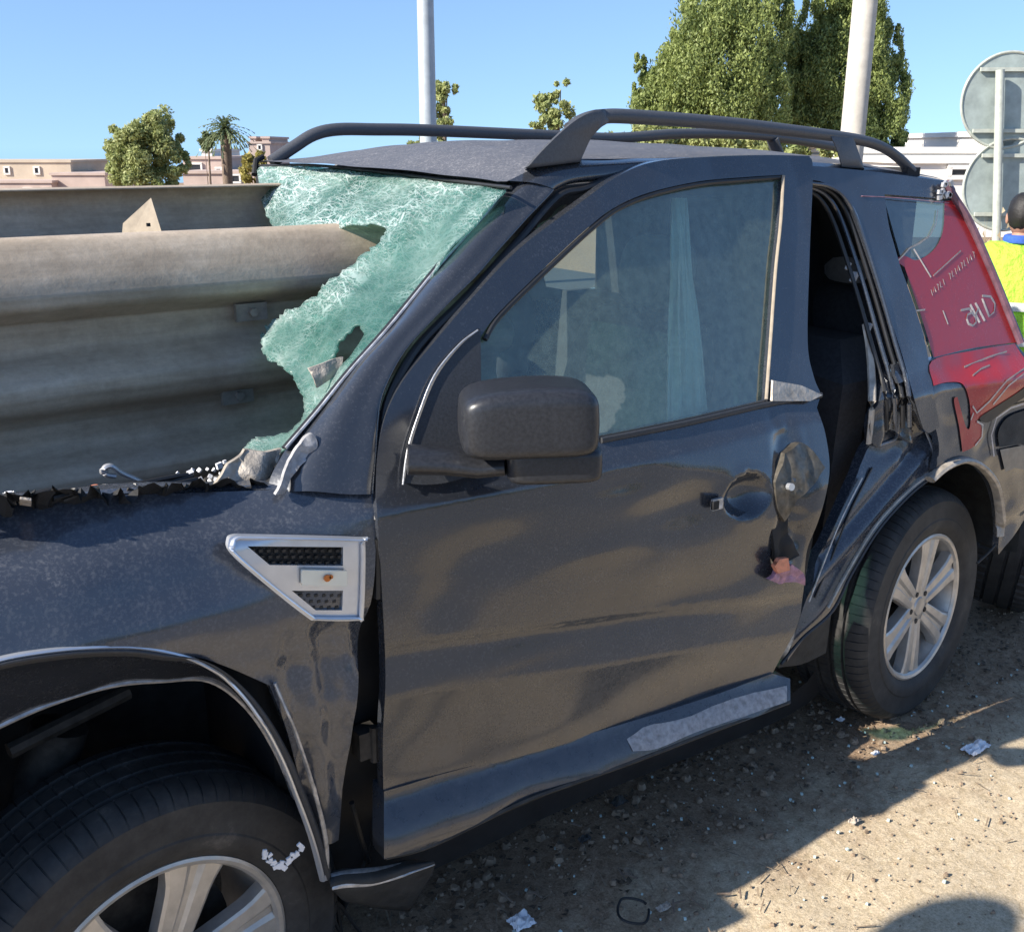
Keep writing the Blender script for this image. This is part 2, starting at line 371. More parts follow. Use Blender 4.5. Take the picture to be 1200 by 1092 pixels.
def leaf(name, a, b_, tr=.35):
    m, t, b = nmat(name); tc = nd(t, 'ShaderNodeTexCoord'); n = tex_noise(t, 1.1, 3, .6, tc.outputs['Object'])
    g = nd(t, 'ShaderNodeNewGeometry'); r0 = nd(t, 'ShaderNodeMath', operation='MULTIPLY_ADD'); t.links.new(g.outputs['Random Per Island'], r0.inputs[0]); r0.inputs[1].default_value = .5
    t.links.new(n.outputs[0], r0.inputs[2]); r = ramp(t, r0.outputs[0], [(.4, a), (1., b_)])
    t.links.new(r.outputs[0], b.inputs['Base Color']); b.inputs['Roughness'].default_value = .6
    tb = nd(t, 'ShaderNodeBsdfTranslucent'); t.links.new(r.outputs[0], tb.inputs[0]); mx = nd(t, 'ShaderNodeMixShader'); mx.inputs[0].default_value = tr
    t.links.new(b.outputs[0], mx.inputs[1]); t.links.new(tb.outputs[0], mx.inputs[2]); t.links.new(mx.outputs[0], t.nodes['Material Output'].inputs[0]); return m
M['leaf'] = leaf('deep_green_foliage', (.11, .155, .045), (.29, .34, .10))
M['leafpale'] = leaf('pale_green_foliage', (.22, .27, .09), (.42, .44, .18))
M['leafyel'] = leaf('yellowish_foliage', (.22, .2, .05), (.38, .33, .09))
M['palm'] = leaf('palm_fronds', (.07, .11, .05), (.17, .2, .09))
M['straw'] = leaf('dry_straw', (.34, .26, .15), (.52, .42, .27))
M['stalk'] = simple('brown_stalks', (.24, .18, .12), .9, 0, .4, 50, 0)
M['bark'] = simple('grey_brown_bark', (.16, .12, .09), .9, 0, .35, 12, .6, .02)

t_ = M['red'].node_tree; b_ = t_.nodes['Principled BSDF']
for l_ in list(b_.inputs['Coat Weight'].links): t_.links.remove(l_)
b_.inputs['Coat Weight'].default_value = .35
t_ = M['roofpaint'].node_tree; b_ = t_.nodes['Principled BSDF']
for l_ in list(b_.inputs['Coat Weight'].links): t_.links.remove(l_)
b_.inputs['Coat Weight'].default_value = 0.
# ------------------------------------------------------------------ ground
def dirt():
    m, t, b = nmat('sandy_roadside_dirt'); tc = nd(t, 'ShaderNodeTexCoord'); ob = tc.outputs['Object']
    n1 = tex_noise(t, 1.7, 8, .65, ob); n2 = tex_noise(t, 38, 8, .75, ob); n3 = tex_noise(t, 170, 4, .8, ob); n4 = tex_noise(t, 6, 6, .7, ob)
    sand = ramp(t, n2.outputs[0], [(.28, (.41, .32, .20)), (.5, (.58, .47, .325)), (.75, (.70, .59, .43))])
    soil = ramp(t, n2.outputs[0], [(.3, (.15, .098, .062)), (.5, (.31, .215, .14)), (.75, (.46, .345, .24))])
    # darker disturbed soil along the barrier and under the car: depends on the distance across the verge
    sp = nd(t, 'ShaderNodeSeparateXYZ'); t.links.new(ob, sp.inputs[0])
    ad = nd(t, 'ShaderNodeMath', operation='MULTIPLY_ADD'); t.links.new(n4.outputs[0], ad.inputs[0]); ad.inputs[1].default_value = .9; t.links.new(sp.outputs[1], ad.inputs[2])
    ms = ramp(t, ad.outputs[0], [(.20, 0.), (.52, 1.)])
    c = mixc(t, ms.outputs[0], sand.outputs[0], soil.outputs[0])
    r3 = ramp(t, n3.outputs[0], [(.33, .55), (.62, 1.15)]); mm = nd(t, 'ShaderNodeMix', data_type='RGBA', blend_type='MULTIPLY'); mm.inputs[0].default_value = .8
    t.links.new(c, mm.inputs[6]); t.links.new(r3.outputs[0], mm.inputs[7]); t.links.new(mm.outputs[2], b.inputs['Base Color'])
    b.inputs['Roughness'].default_value = .95; b.inputs['Specular IOR Level'].default_value = .15
    p = bump(t, b, n2.outputs[0], .6, .012); bump(t, b, n3.outputs[0], .5, .004, p); return m
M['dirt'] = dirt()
def terr(x, y):
    d = sm(14, 60, y+.35*max(0, x-6)); return -9*d
def gh(x, y):
    return .018*nz(x, y, 0, 1.7)+.008*nz(x, y, 3, 6)+.004*nz(x, y, 7, 22)
gx = np.concatenate([[-400, -240, -120, -30, -10, -5], np.arange(-2, 5.2, .035), [6, 8, 12, 20, 30, 45, 60, 90, 150, 240, 400]])
gy = np.concatenate([[-2500, -600, -120, -30, -10, -5, -3], np.arange(-1.2, 2.4, .035), [3, 4, 6, 10, 14, 18, 24, 30, 40, 60, 120, 240, 330]])
V = []
for y in gy:
    for x in gx:
        k = 1 if (-2 <= x <= 5.2 and -1.2 <= y <= 2.4) else 0
        V.append((x, y, gh(x, y)*k-.004+terr(x, y)))
nx = len(gx)
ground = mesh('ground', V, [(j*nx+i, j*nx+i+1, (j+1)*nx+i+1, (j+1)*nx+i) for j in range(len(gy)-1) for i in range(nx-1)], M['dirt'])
ground['kind'] = 'structure'
M['asphalt'] = simple('asphalt', (.055, .054, .052), .9, 0, .3, 60, .4, .005)
rd = MB(); rd.add([(-390, 2.9, .004), (9, 2.9, .004), (9, 11, .004), (-390, 11, .004)], [(0, 1, 2, 3)])
o = rd.build('road', M['asphalt'], None, False); o['kind'] = 'structure'
M['lay'] = simple('worn_grey_asphalt', (.23, .225, .22), .9, 0, .25, 30, .4, .005)
rd = MB(); rd.add([(-380, -9.5, .006), (8, -9.5, .006), (8, -1.4, .006), (-380, -1.4, .006)], [(0, 1, 2, 3)]); o = rd.build('service_road', M['lay'], None, False); o['kind'] = 'structure'  # grey strip out of view, added for the door paint to reflect
# gravel, crumbs and chaff
M['stone'] = simple('grey_brown_gravel', (.24, .175, .12), .9, 0, .5, 30, .4, .004)
mb = MB()
def pebble(mb, x, y, s):
    z = gh(x, y); q = []
    for k in range(6):
        a = k*math.pi/3+random.random()*.6; q.append((x+s*math.cos(a)*random.uniform(.7, 1.1), y+s*math.sin(a)*random.uniform(.6, 1), z-.001))
    top = [(x+(p[0]-x)*.6, y+(p[1]-y)*.6, z+s*random.uniform(.4, .8)) for p in q]
    mb.add(q+top, [(i, (i+1) % 6, 6+(i+1) % 6, 6+i) for i in range(6)]+[tuple(range(6, 12))])
for _ in range(4200):
    x = random.uniform(.3, 4.2); y = random.gauss(.35, .45)
    if y < -.9 or y > 1.9: continue
    pebble(mb, x, y, random.choice((.002, .003, .003, .004, .005, .008)))
for _ in range(900):
    x = random.uniform(.9, 4.0); y = random.uniform(-1.1, .3); pebble(mb, x, y, random.choice((.0015, .002, .003)))
mb.build('gravel', M['stone'])['kind'] = 'stuff'
mb = MB()
for _ in range(230):
    x = random.uniform(.45, 2.6); y = random.gauss(.22, .16); pebble(mb, x, y, random.choice((.007, .010, .013, .018)))
mb.build('soil_clods', M['stone'])['kind'] = 'stuff'
mb = MB()
for _ in range(1100):
    x = random.uniform(.4, 4); y = random.gauss(.25, .3); z = gh(x, y)+.003; a = random.random()*6.28; l = random.uniform(.006, .026); wv = random.uniform(.0007, .002)
    dx, dy = math.cos(a)*l, math.sin(a)*l; nx_, ny_ = -math.sin(a)*wv, math.cos(a)*wv; h = random.uniform(0, .012)
    mb.add([(x-dx-nx_, y-dy-ny_, z), (x-dx+nx_, y-dy+ny_, z), (x+dx+nx_, y+dy+ny_, z+h), (x+dx-nx_, y+dy-ny_, z+h)], [(0, 1, 2, 3)])
mb.build('dead_stalks', M['stalk'])['kind'] = 'stuff'

M['cube'] = simple('pale_green_glass_bits', (.55, .66, .62), .2, 0, .2, 60, 0)
mb = MB()
for _ in range(170):
    x = random.uniform(.6, 2.9); y = random.gauss(.02, .22); e_ = random.uniform(.0015, .0035); mb.box((x, y, gh(x, y)+e_*.6), (e_, e_, e_*.8), Matrix.Rotation(random.random()*3, 3, 'Z'))
mb.build('glass_cubes', M['cube'], None, False)['kind'] = 'stuff'
M['litter'] = simple('dark_leaf_litter', (.085, .06, .04), .9, 0, .6, 90, 0)
mb = MB()
for _ in range(2600):
    x = random.uniform(.5, 3.2); y = random.gauss(.30, .22)
    if y < -.02: continue
    z = gh(x, y)+.002; a = random.random()*6.28; l = random.choice((.003, .004, .006, .008, .012)); q = [(x+l*math.cos(a+k*1.57)*random.uniform(.5, 1), y+l*math.sin(a+k*1.57)*random.uniform(.4, 1), z+random.uniform(0, .008)) for k in range(4)]
    mb.add(q, [(0, 1, 2), (0, 2, 3)])
mb.build('leaf_litter', M['litter'], None, False)['kind'] = 'stuff'
# ------------------------------------------------------------------ guardrail
gr = empty('guardrail', (-2, .6, 0), 'weathered grey steel crash barrier running through the car windscreen', 'guardrail')
GD = np.array([.9985, .056, 0.])       # direction of the barrier
GN = np.array([.056, -.9985, 0.])      # towards the verge
def rail_pt(s, out, z, y0=.70): return np.array([0, y0, 0])+GD*s+GN*out+np.array([0, 0, z])
def beam(name, prof, y0, s0, s1, ns, warp=0.):
    P = curve(prof, 6, closed=False); V = []; n = len(P)
    for i in range(ns+1):
        s = s0+(s1-s0)*i/ns
        for (a, z) in P:
            V.append(rail_pt(s, a+warp*nz(s, z, 1, 1.3), z+warp*.6*nz(s, z*.5, 9, .9), y0))
    Fc = [(i*n+j, (i+1)*n+j, (i+1)*n+j+1, i*n+j+1) for i in range(ns) for j in range(n-1)]
    o = mesh(name, V, Fc, M['galv'], gr); m = o.modifiers.new('s', 'SOLIDIFY'); m.thickness = .004; m.offset = 0; return o
thrie = [(-.075, 1.549), (-.055, 1.548), (-.035, 1.538), (-.012, 1.512), (.012, 1.474), (.026, 1.438, 'c'), (.018, 1.415), (-.02, 1.395), (-.055, 1.378, 'c'), (-.058, 1.34), (-.05, 1.31), (-.01, 1.285),
         (.02, 1.262), (.024, 1.235, 'c'), (.008, 1.205), (-.035, 1.18), (-.055, 1.16, 'c'), (-.058, 1.12), (-.045, 1.095), (0, 1.075), (.024, 1.05, 'c'), (.02, 1.02), (-.01, .995), (-.05, .985)]
beam('beam', thrie, .70, -7, 1.22, 120, .012)
far_prof = [(.03, 1.625), (.0, 1.628), (-.02, 1.615), (-.03, 1.58), (-.012, 1.54), (.03, 1.50), (.04, 1.46), (.03, 1.43), (-.01, 1.40), (-.03, 1.36), (-.01, 1.32), (.03, 1.31)]
beam('beam', far_prof, 1.28, -7, 1.25, 60, .008)
M['plate'] = simple('tan_dusty_plate', (.30, .25, .19), .8, 0, .15, 40, .3, .003); M['galvdark'] = simple('dark_grimy_steel', (.24, .21, .175), .7, .1, .25, 40, .3, .003)
# spacer brackets between the two beams
for s in (-3.9, -1.75):
    b = MB(); x0 = s
    a = [rail_pt(x0, -.06, 1.53), rail_pt(x0+.04, -.30, 1.60), rail_pt(x0+.055, -.40, 1.575), rail_pt(x0+.07, -.52, 1.42), rail_pt(x0, -.06, 1.40)]
    b.prism([tuple(p) for p in a], tuple(GD*.006)); o = b.build('spacer_bracket', M['galv'], gr, False)
# tab seen over the front beam
b = MB(); tri = [PY(141, 300, 1.12), PY(144, 262, 1.12), PY(177, 232, 1.06), PY(198, 300, .99)]
b.prism([tuple(p) for p in tri], (.004, .012, 0)); o = b.build('bracket_plate', M['plate'], gr, False)
b = MB(); q = PY(171, 263, 1.035); b.box(tuple(q+np.array([0, -.02, 0])), (.004, .004, .004)); b.build('bolt', M['rubber'], gr, False)
# splice plates and bolts on the beam face
for (px, py) in ((293, 365), (277, 462)):
    c = PY(px, py, .70+.055); b = MB(); rot = Matrix.Rotation(math.atan2(.056, .9985), 3, 'Z')
    b.box(tuple(c+GN*.004), (.038, .007, .020), rot); b.build('splice_plate', M['galvdark'], gr, False)
    b = MB(); b.tube([c+GN*.010, c+GN*.024], .0105, n=6); b.build('bolt', M['galvdark'], gr, False)
for s in (-6, -3.9, -1.75):
    b = MB(); b.box(tuple(rail_pt(s, -.12, .74)), (.05, .03, .76)); b.build('post', M['galv'], gr, False)

# ------------------------------------------------------------------ the car
CAR = (1.2, .95, 0)
car = empty('wrecked_suv', CAR, 'crashed dark grey SUV with smashed green windscreen pierced by the steel barrier', 'car')
KZ = [.20, .35, .5, .70, .782, .798, .812, .95, 1.04, 1.08, 1.13, 1.2, 1.66, 1.72, 2.0]
KY = [.125, .10, .076, .051, .0635, .0625, .057, .052, .046, .050, .082, .112, .30, .33, .5]
def S0(x, z):
    s = -.146*(min(x, 1.8)-.43)*min(1, max(0, (1.08-z)/.2)); zz = z-s
    return float(np.interp(zz, KZ, KY))
def Sf(x, z):
    t = max(0, z-.90); return S0(x, z)+.42*(t*t/(t+.03) if t > 0 else 0)*(1-.75*sm(.10, .42, x))
def dents(lst, amp=.004, sc=3.2, seed=0., k=1.):
    L = []
    for (px, py, rx, rz, a) in lst:
        p = PS(px, py, S0); L.append((p[0], p[2], rx, rz, a*k))
    def f(x, z):
        y = amp*nz(x, z, seed, sc)+amp*.35*nz(x, z, seed+4, sc*3)
        for (cx, cz, rx, rz, a) in L:
            d = ((x-cx)/rx)**2+((z-cz)/rz)**2
            if d < 9: y += a*math.exp(-d)
        return y
    return f
P_ = M['paint']
# --- front fender
wc = PY(195, 1170, .13)
fd = dents([(20, 640, .10, .03, .012), (300, 590, .2, .05, -.006), (90, 700, .2, .08, -.018), (150, 745, .35, .05, -.022), (0, 600, .2, .03, .02)], .006, 2.8)
def fend_dent(x, z):
    y = fd(x, z)
    # the torn rear corner folds in and ripples
    k = sm(.20, .28, x)*sm(.92, .84, z)
    y += k*(.018+.010*math.sin((x-.2)*75+z*6)+.012*nz(x, z, 2, 12))
    return y
fender = panel('fender', [(-40, 594, 'c'), (0, 590), (60, 585), (130, 580), (260, 575), (350, 573), (436, 573, 'c'), (440, 600), (439, 660), (434, 720), (426, 770), (416, 850), (402, 990, 'c'), (378, 992, 'c'),
    (368, 955), (350, 895), (333, 845), (316, 803, 'c'), (270, 783), (230, 769), (190, 760), (150, 756), (100, 757), (50, 762), (0, 771), (-40, 782, 'c')], Sf, M['paint_dusty'], car, .014, dent=fend_dent, flange=.02)
# rounded top of the fender and hood
def hoodz(x, y): return 1.15+.06*sm(0, .5, -x+.4)*0+.0
top = [PS(px, py, Sf) for px, py in ((-120, 606), (-40, 594), (0, 590), (60, 585), (130, 580), (260, 575), (350, 573), (436, 573))]
r1 = [p+np.array([0, .025, .004]) for p in top]; r2 = [p+np.array([.01, .06, -.012]) for p in top]; r3 = [p+np.array([.02, .10, -.16]) for p in top]
loft('hood_edge', [top, r1, r2, r3], M['paint_dusty'], car, 60, 5, jitter=.006)
hd = MB()
V = []; nxh, nyh = 40, 40
for j in range(nyh+1):
    for i in range(nxh+1):
        x = -1.0+1.35*i/nxh; y = .28+1.35*j/nyh
        z = .98-.08*math.exp(-((y-.75)/.25)**2)+.05*nz(x, y, 0, 3.5)+.02*nz(x, y, 2, 11)-.12*max(0, -x)
        V.append((x, y, z))
mesh('crushed_hood', V, [(j*(nxh+1)+i, j*(nxh+1)+i+1, (j+1)*(nxh+1)+i+1, (j+1)*(nxh+1)+i) for j in range(nyh) for i in range(nxh)], M['paint'], car)
# arch trims
def pathS(pts, S, off=0., n=6): return [PS(p[0], p[1], lambda x, z: S(x, z)+off) for p in curve(pts, n, closed=False)]
arch_px = [(-60, 790), (0, 772), (50, 763), (100, 758), (150, 757), (190, 762), (230, 774), (268, 798), (300, 835), (328, 885), (350, 940), (366, 985), (378, 1031)]
mb = MB(); mb.tube(pathS(arch_px, S0, -.002), .007, .004, n=8); mb.build('arch_trim', M['silver'], car)
a2 = [(x+ (3 if x < 230 else 9), y+(7 if x < 230 else 0)) for x, y in arch_px]
loft('arch_flare', [pathS(arch_px, S0, .0), pathS(a2, S0, -.012), pathS([(x+(3 if x < 230 else 14), y+(12 if x < 230 else 4)) for x, y in arch_px], S0, .006)], M['trimdark'], car, 70, 3)
mb = MB(); mb.tube(pathS([(322, 800), (345, 855), (368, 925), (382, 985), (383, 1030)], S0, -.006), .005, .003, n=8); mb.build('torn_trim_strip', M['baremetal'], car)
# inner lip and liner
inner = [(-60, 880), (0, 850), (60, 824), (130, 803), (190, 797), (245, 797), (290, 830), (325, 885), (350, 950), (370, 1020)]
A = pathS(arch_px, S0, .004); B = [PY(p[0], p[1], .20) for p in curve(inner, 6, closed=False)]
loft('inner_fender_lip', [A, [ (a+b)/2+np.array([0, 0, .02]) for a, b in zip(resample(A, 40), resample(B, 40))], B], M['paint'], car, 50, 6, jitter=.004)
mb = MB(); mb.tube(B, .005, n=6); mb.build('lip_edge', M['baremetal'], car)
def arc_liner(name, cx, cz, r, y0, y1, a0, a1, mat):
    V = []; n = 40
    for i in range(n+1):
        a = R(a0+(a1-a0)*i/n)
        for y in np.linspace(y0, y1, 8): V.append((cx+r*math.cos(a)+.008*nz(a*5, y*9), y, cz+r*math.sin(a)+.006*math.sin(y*60)))
    Fc = [(i*8+j, (i+1)*8+j, (i+1)*8+j+1, i*8+j+1) for i in range(n) for j in range(7)]
    c0 = len(V)
    V.append((cx, y1, cz)); Fc += [(i*8+7, (i+1)*8+7, c0) for i in range(n)]
    return mesh(name, V, Fc, mat, car)
arc_liner('wheel_arch_liner', wc[0], .40, .50, .2, .62, -35, 215, M['liner'])
mb = MB()
q = PY(70, 850, .38); mb.tube([PY(70, 850, .42), PY(40, 960, .42)], .055, n=14); mb.tube([PY(10, 880, .35), PY(150, 810, .40)], .016, n=8)
mb.build('suspension_strut', M['alloydark'], car)
mb = MB(); rbox0 = mb.box((-.74, .95, .62), (.10, .97, .30)); mb.build('front_bumper', P_, car, False)  # front end out of view, added to keep sun off the tyre
mb = MB(); mb.box((-.60, .95, .80), (.015, .95, .36)); mb.build('headlight_panel', M['trimdark'], car, False)
# --- side vent
vS = lambda x, z: S0(x, z)-.006
vent = panel('side_vent', [(268, 634), (275, 628), (300, 628), (424, 631), (428, 635), (428, 680), (426, 722), (422, 727), (372, 727), (358, 722), (310, 684), (272, 650)], vS, M['silver'], car, .008,
    holes=[[(290, 640, 'c'), (402, 641, 'c'), (402, 663, 'c'), (316, 662, 'c')], [(342, 692, 'c'), (402, 692, 'c'), (401, 715, 'c'), (370, 715, 'c')]], flange=.012, n=4)
panel('vent_backing', [(272, 632, 'c'), (426, 633, 'c'), (424, 723, 'c'), (368, 722, 'c')], vS, M['void'], vent, .02, off=.010, flange=0)
mb = MB()
rows = ((645, 296, 402), (652, 303, 402), (659, 311, 402), (697, 348, 402), (704, 355, 402), (711, 363, 402))
for ri, (yy, xa, xb) in enumerate(rows):
    xx = xa+(4 if ri % 2 else 0)
    while xx < xb-3:
        c = PS(xx, yy, lambda x, z: S0(x, z)+.001); mb.box(tuple(c), (.0032, .003, .0026)); xx += 9
for (ya, xa, xb) in ((641.5, 292, 402), (648.5, 299, 402), (655.5, 306, 402), (662, 314, 402), (693.5, 344, 402), (700.5, 351, 402), (707.5, 358, 402), (714, 366, 402)):
    mb.tube([PS(xa, ya, lambda x, z: S0(x, z)+.003), PS(xb, ya+.5, lambda x, z: S0(x, z)+.003)], .0012, n=4)
mb.build('mesh_grille', M['alloydark'], vent)['kind'] = 'stuff'
fr = PS
lipS = lambda x, z: S0(x, z)-.010
mb = MB(); mb.tube([PS(p[0], p[1], lipS) for p in curve([(272, 640), (277, 631), (300, 630), (420, 633), (425, 638), (423, 720), (418, 724), (374, 724), (362, 720), (312, 681), (276, 649), (272, 640)], 4, closed=False)], .0045, .003, n=8)
mb.build('vent_rim', M['silver'], vent)
panel('indicator_lens', [(354, 668, 'c'), (407, 669, 'c'), (407, 687, 'c'), (354, 686, 'c')], vS, M['lens'], vent, .02, off=-.010, flange=.006)
mb = MB(); c = PS(383, 677, lambda x, z: S0(x, z)-.018); mb.tube([c, c+np.array([0, -.004, 0])], .0065, n=10); mb.tube([c+np.array([.007, 0, .001]), c+np.array([.007, -.004, .001])], .004, n=8); mb.build('amber_bulb', M['amber'], vent)
# --- hinge pillar in the gap
panel('hinge_pillar', [(392, 560, 'c'), (470, 560, 'c'), (475, 800, 'c'), (470, 1020, 'c'), (384, 1024, 'c'), (380, 900, 'c')], S0, M['void'], car, .04, off=.09, flange=.0, dent=dents([], .02, 8))
for (px, py) in ((432, 640), (428, 868)):
    mb = MB(); c = PS(px, py, lambda x, z: S0(x, z)+.05); mb.box(tuple(c), (.022, .02, .03)); mb.tube([c+np.array([.01, -.018, -.04]), c+np.array([.01, -.02, .04])], .009, n=8)
    mb.build('door_hinge', M['alloydark'], car)
mb = MB(); mb.tube([PS(px, py, lambda x, z: S0(x, z)+.05) for px, py in ((412, 940), (424, 985), (432, 1010))], .006, n=6); mb.build('loose_cable', M['rubber'], car)

# --- door
def zl(x): return float(np.interp(x, [.4, 1.1, 1.3, 1.5, 1.8], [1.085, 1.055, 1.0, .93, .88]))
def Sd(x, z):
    a = zl(x); t = min(z, 1.09)-a; return S0(x, z)-.05*max(0, x-.42)+(.36*t*t/(t+.02) if t > 0 else 0)
ddl = dents([(575, 640, .12, .05, .010), (520, 700, .06, .07, .012), (500, 860, .09, .10, .014), (640, 860, .14, .08, -.012), (610, 760, .25, .03, -.006), (760, 700, .22, .05, .014), (790, 590, .14, .055, .024), (700, 640, .12, .03, -.008),
             (880, 600, .10, .05, -.012), (870, 690, .10, .05, -.01), (800, 800, .2, .06, .012), (560, 920, .1, .05, -.01), (725, 560, .10, .03, .012), (930, 640, .03, .08, .02)], .0028, 2.6, 5, .62)
bowl = PS(877, 581, Sd); crum = PS(935, 590, Sd)
def door_dent(x, z):
    y = ddl(x, z)
    d = math.hypot((x-bowl[0])/.070, (z-bowl[2])/.054)
    y += .040*max(0, 1-d**3) if d < 1 else -.003*math.exp(-((d-1)/.3)**2)
    k = math.exp(-((x-crum[0])/.055)**4-((z-crum[2])/.15)**4)
    y += k*(.030*rid(x*1.5, z*.6, 9, 3)+.010*nz(x, z, 8, 26)+.008)
    return y
win_px = [(564, 452, 'c'), (563, 395, 'c'), (585, 366), (650, 303), (695, 262), (722, 242), (760, 226), (817, 213), (870, 208), (917, 205, 'c'), (914, 260), (908, 317), (902, 400), (897, 470, 'c'), (800, 493), (707, 512), (640, 520), (566, 528, 'c')]
door = panel('door', [(450, 930, 'c'), (450, 860), (452, 790), (448, 700), (444, 630), (441, 575), (443, 530), (452, 487), (472, 447), (508, 402), (550, 353), (607, 293), (677, 240), (723, 207), (765, 190), (830, 184), (900, 182), (948, 183, 'c'),
    (952, 200), (949, 300), (947, 400), (954, 440), (963, 462, 'c'), (958, 478, 'c'), (968, 510), (972, 555), (960, 612), (950, 650), (941, 700), (934, 735), (905, 790, 'c'), (830, 816), (747, 845), (600, 887)], Sd, P_, car, .0095, holes=[win_px], dent=door_dent, flange=.025, n=5)
panel('door_inner_skin', [(452, 935, 'c'), (448, 700), (446, 560), (560, 520), (700, 508), (900, 468), (950, 470, 'c'), (962, 550), (940, 690), (900, 785, 'c'), (747, 840)], Sd, M['void'], door, .05, off=.06, flange=0)
panel('door_window', [(p[0], p[1]) + (('c',) if p[-1] == 'c' else ()) for p in win_px], Sd, M['glass'], door, .05, off=.013, flange=0)
wp = [(p[0], p[1]) for p in win_px]
mb = MB(); mb.tube([PS(p[0], p[1], lambda x, z: Sd(x, z)+.004) for p in curve([(568, 398), (587, 369), (652, 306), (697, 265), (724, 245), (762, 229), (819, 216), (872, 211), (913, 208)], 5, closed=False)], .006, .006, n=8)
mb.tube([PS(p[0], p[1], lambda x, z: Sd(x, z)+.002) for p in curve([(566, 528), (640, 521), (707, 512), (800, 493), (897, 471)], 5, closed=False)], .006, .004, n=8); mb.build('window_seal', M['rubber'], door)
mb = MB(); mb.tube([PS(p[0], p[1], lambda x, z: Sd(x, z)-.003) for p in curve([(918, 206), (915, 260), (909, 317), (903, 400), (898, 468)], 5, closed=False)], .0042, .003, n=8)
mb.build('bright_edge_strip', M['plate'], door)
mb = MB(); mb.tube([PS(p[0], p[1], lambda x, z: Sd(x, z)-.006) for p in curve([(705, 516), (800, 497), (900, 474), (963, 463)], 6, closed=False)], .004, .007, n=8)
mb.build('belt_moulding', M['trimdark'], door)
mb = MB(); mb.prism([tuple(PS(px, py, lambda x, z: Sd(x, z)-.012)) for px, py in ((906, 446), (940, 452), (964, 463), (950, 470), (905, 470))], (0, .008, 0)); mb.build('torn_belt_end', M['cowl'], door, False)
panel('mirror_sail', [(563, 386, 'c'), (540, 405), (512, 442), (492, 490), (480, 530), (474, 566, 'c'), (500, 568), (530, 564), (566, 552, 'c'), (564, 470)], Sd, M['trimdark'], door, .02, off=-.010, flange=.012)
mb = MB(); mb.tube([PS(p[0], p[1], lambda x, z: Sd(x, z)-.012) for p in curve([(560, 387), (538, 404), (509, 440), (489, 490), (477, 530), (472, 568)], 5, closed=False)], .0018, n=6); mb.build('sail_edge', M['baremetal'], door)
# lock barrel, torn skin
mb = MB(); c = PS(838, 591, lambda x, z: Sd(x, z)-.004); mb.box(tuple(c+np.array([.006, 0, 0])), (.016, .004, .013)); mb.build('handle_mount', M['baremetal'], door)
mb = MB(); mb.box(tuple(c+np.array([-.004, -.004, 0])), (.009, .004, .010)); mb.build('keyhole', M['void'], door, False)
def torn(x, z): return .007*rid(x, z*.6, 14, 1)+.003*nz(x, z, 6, 45)
M['grime'] = simple('grimy_bare_panel', (.10, .088, .07), .42, .4, .5, 50, .4, .003)
panel('torn_skin', [(911, 566, 'c'), (922, 532, 'c'), (944, 520), (968, 548, 'c'), (952, 572), (936, 584), (928, 604, 'c'), (921, 612, 'c'), (913, 596)], Sd, M['grime'], door, .006, off=-.016, dent=torn, flange=.02, sharp=30)
panel('torn_hole', [(908, 578, 'c'), (917, 590), (930, 600, 'c'), (926, 622), (940, 652, 'c'), (922, 662, 'c'), (908, 655, 'c'), (906, 615)], Sd, M['void'], door, .008, off=-.010, dent=lambda x, z: .012*rid(x, z, 14, 1), flange=.01)  # dark patch on the skin, stands in for the shade of a cavity
mb = MB(); c = PS(924, 570, lambda x, z: Sd(x, z)-.016); mb.tube([c, c+np.array([-.002, -.012, .002])], .009, n=10); mb.build('latch_stud', M['silver'], door)
# sill cladding and sill
SC2 = lambda x, z: Sd(x, z)-.004
def Scl(x, z):
    zb = float(np.interp(x, [.41, 1.6], [.335, .285])); zt_ = float(np.interp(x, [.41, 1.6], [.45, .42])); t = min(1, max(0, (zt_-z)/(zt_-zb)))
    return Sd(x, zt_)-.004-.050*math.sin(min(1, t*1.35)*math.pi/2)+.03*max(0, t-.8)
panel('door_cladding', [(450, 927, 'c'), (600, 884), (747, 843), (830, 816), (905, 789, 'c'), (926, 795, 'c'), (926, 824, 'c'), (830, 860), (747, 892), (683, 915), (610, 942), (560, 966), (507, 991), (450, 1006, 'c')], Scl, M['paint'], car, .014, dent=dents([(600, 920, .1, .03, .006)], .004, 6), flange=.05)
mb = MB(); mb.tube([PS(p[0], p[1], lambda x, z: Scl(x, z)+.004) for p in curve([(452, 1004), (507, 989), (610, 940), (683, 913), (747, 890), (830, 858), (925, 822)], 5, closed=False)], .006, n=6); mb.build('cladding_edge', M['liner'], car)
panel('scuffed_patch', [(735, 866, 'c'), (760, 850), (800, 842), (860, 818), (922, 803, 'c'), (922, 822, 'c'), (860, 843), (815, 858), (770, 877), (742, 880, 'c')], Scl, M['scuff'], car, .02, off=-.003, flange=.0, dent=lambda x, z: .003*nz(x, z, 0, 40))
panel('sill', [(400, 1015, 'c'), (470, 990), (700, 905), (925, 815), (975, 735, 'c'), (985, 775, 'c'), (925, 838), (700, 930), (480, 1030), (400, 1045, 'c')], S0, M['void'], car, .05, off=.13, flange=0)
mb = MB()
V_ = [PS(px, py, lambda x, z: S0(x, z)-.0) for px, py in ((386, 1022), (430, 1013), (470, 1010), (506, 1009))]
W_ = [PS(px, py, lambda x, z: S0(x, z)-.03) for px, py in ((388, 1042), (430, 1036), (468, 1028), (508, 1012))]
X_ = [PS(px, py, lambda x, z: S0(x, z)+.02) for px, py in ((405, 1052), (440, 1062), (478, 1068), (502, 1030))]
loft('broken_sill_end', [V_, W_, X_], M['liner'], car, 20, 5, thick=.004, jitter=.01)
loft('broken_sill_lip', [V_, W_], M['baremetal'], car, 14, 3, thick=.003, jitter=.006).location.y -= .004
mb = MB()
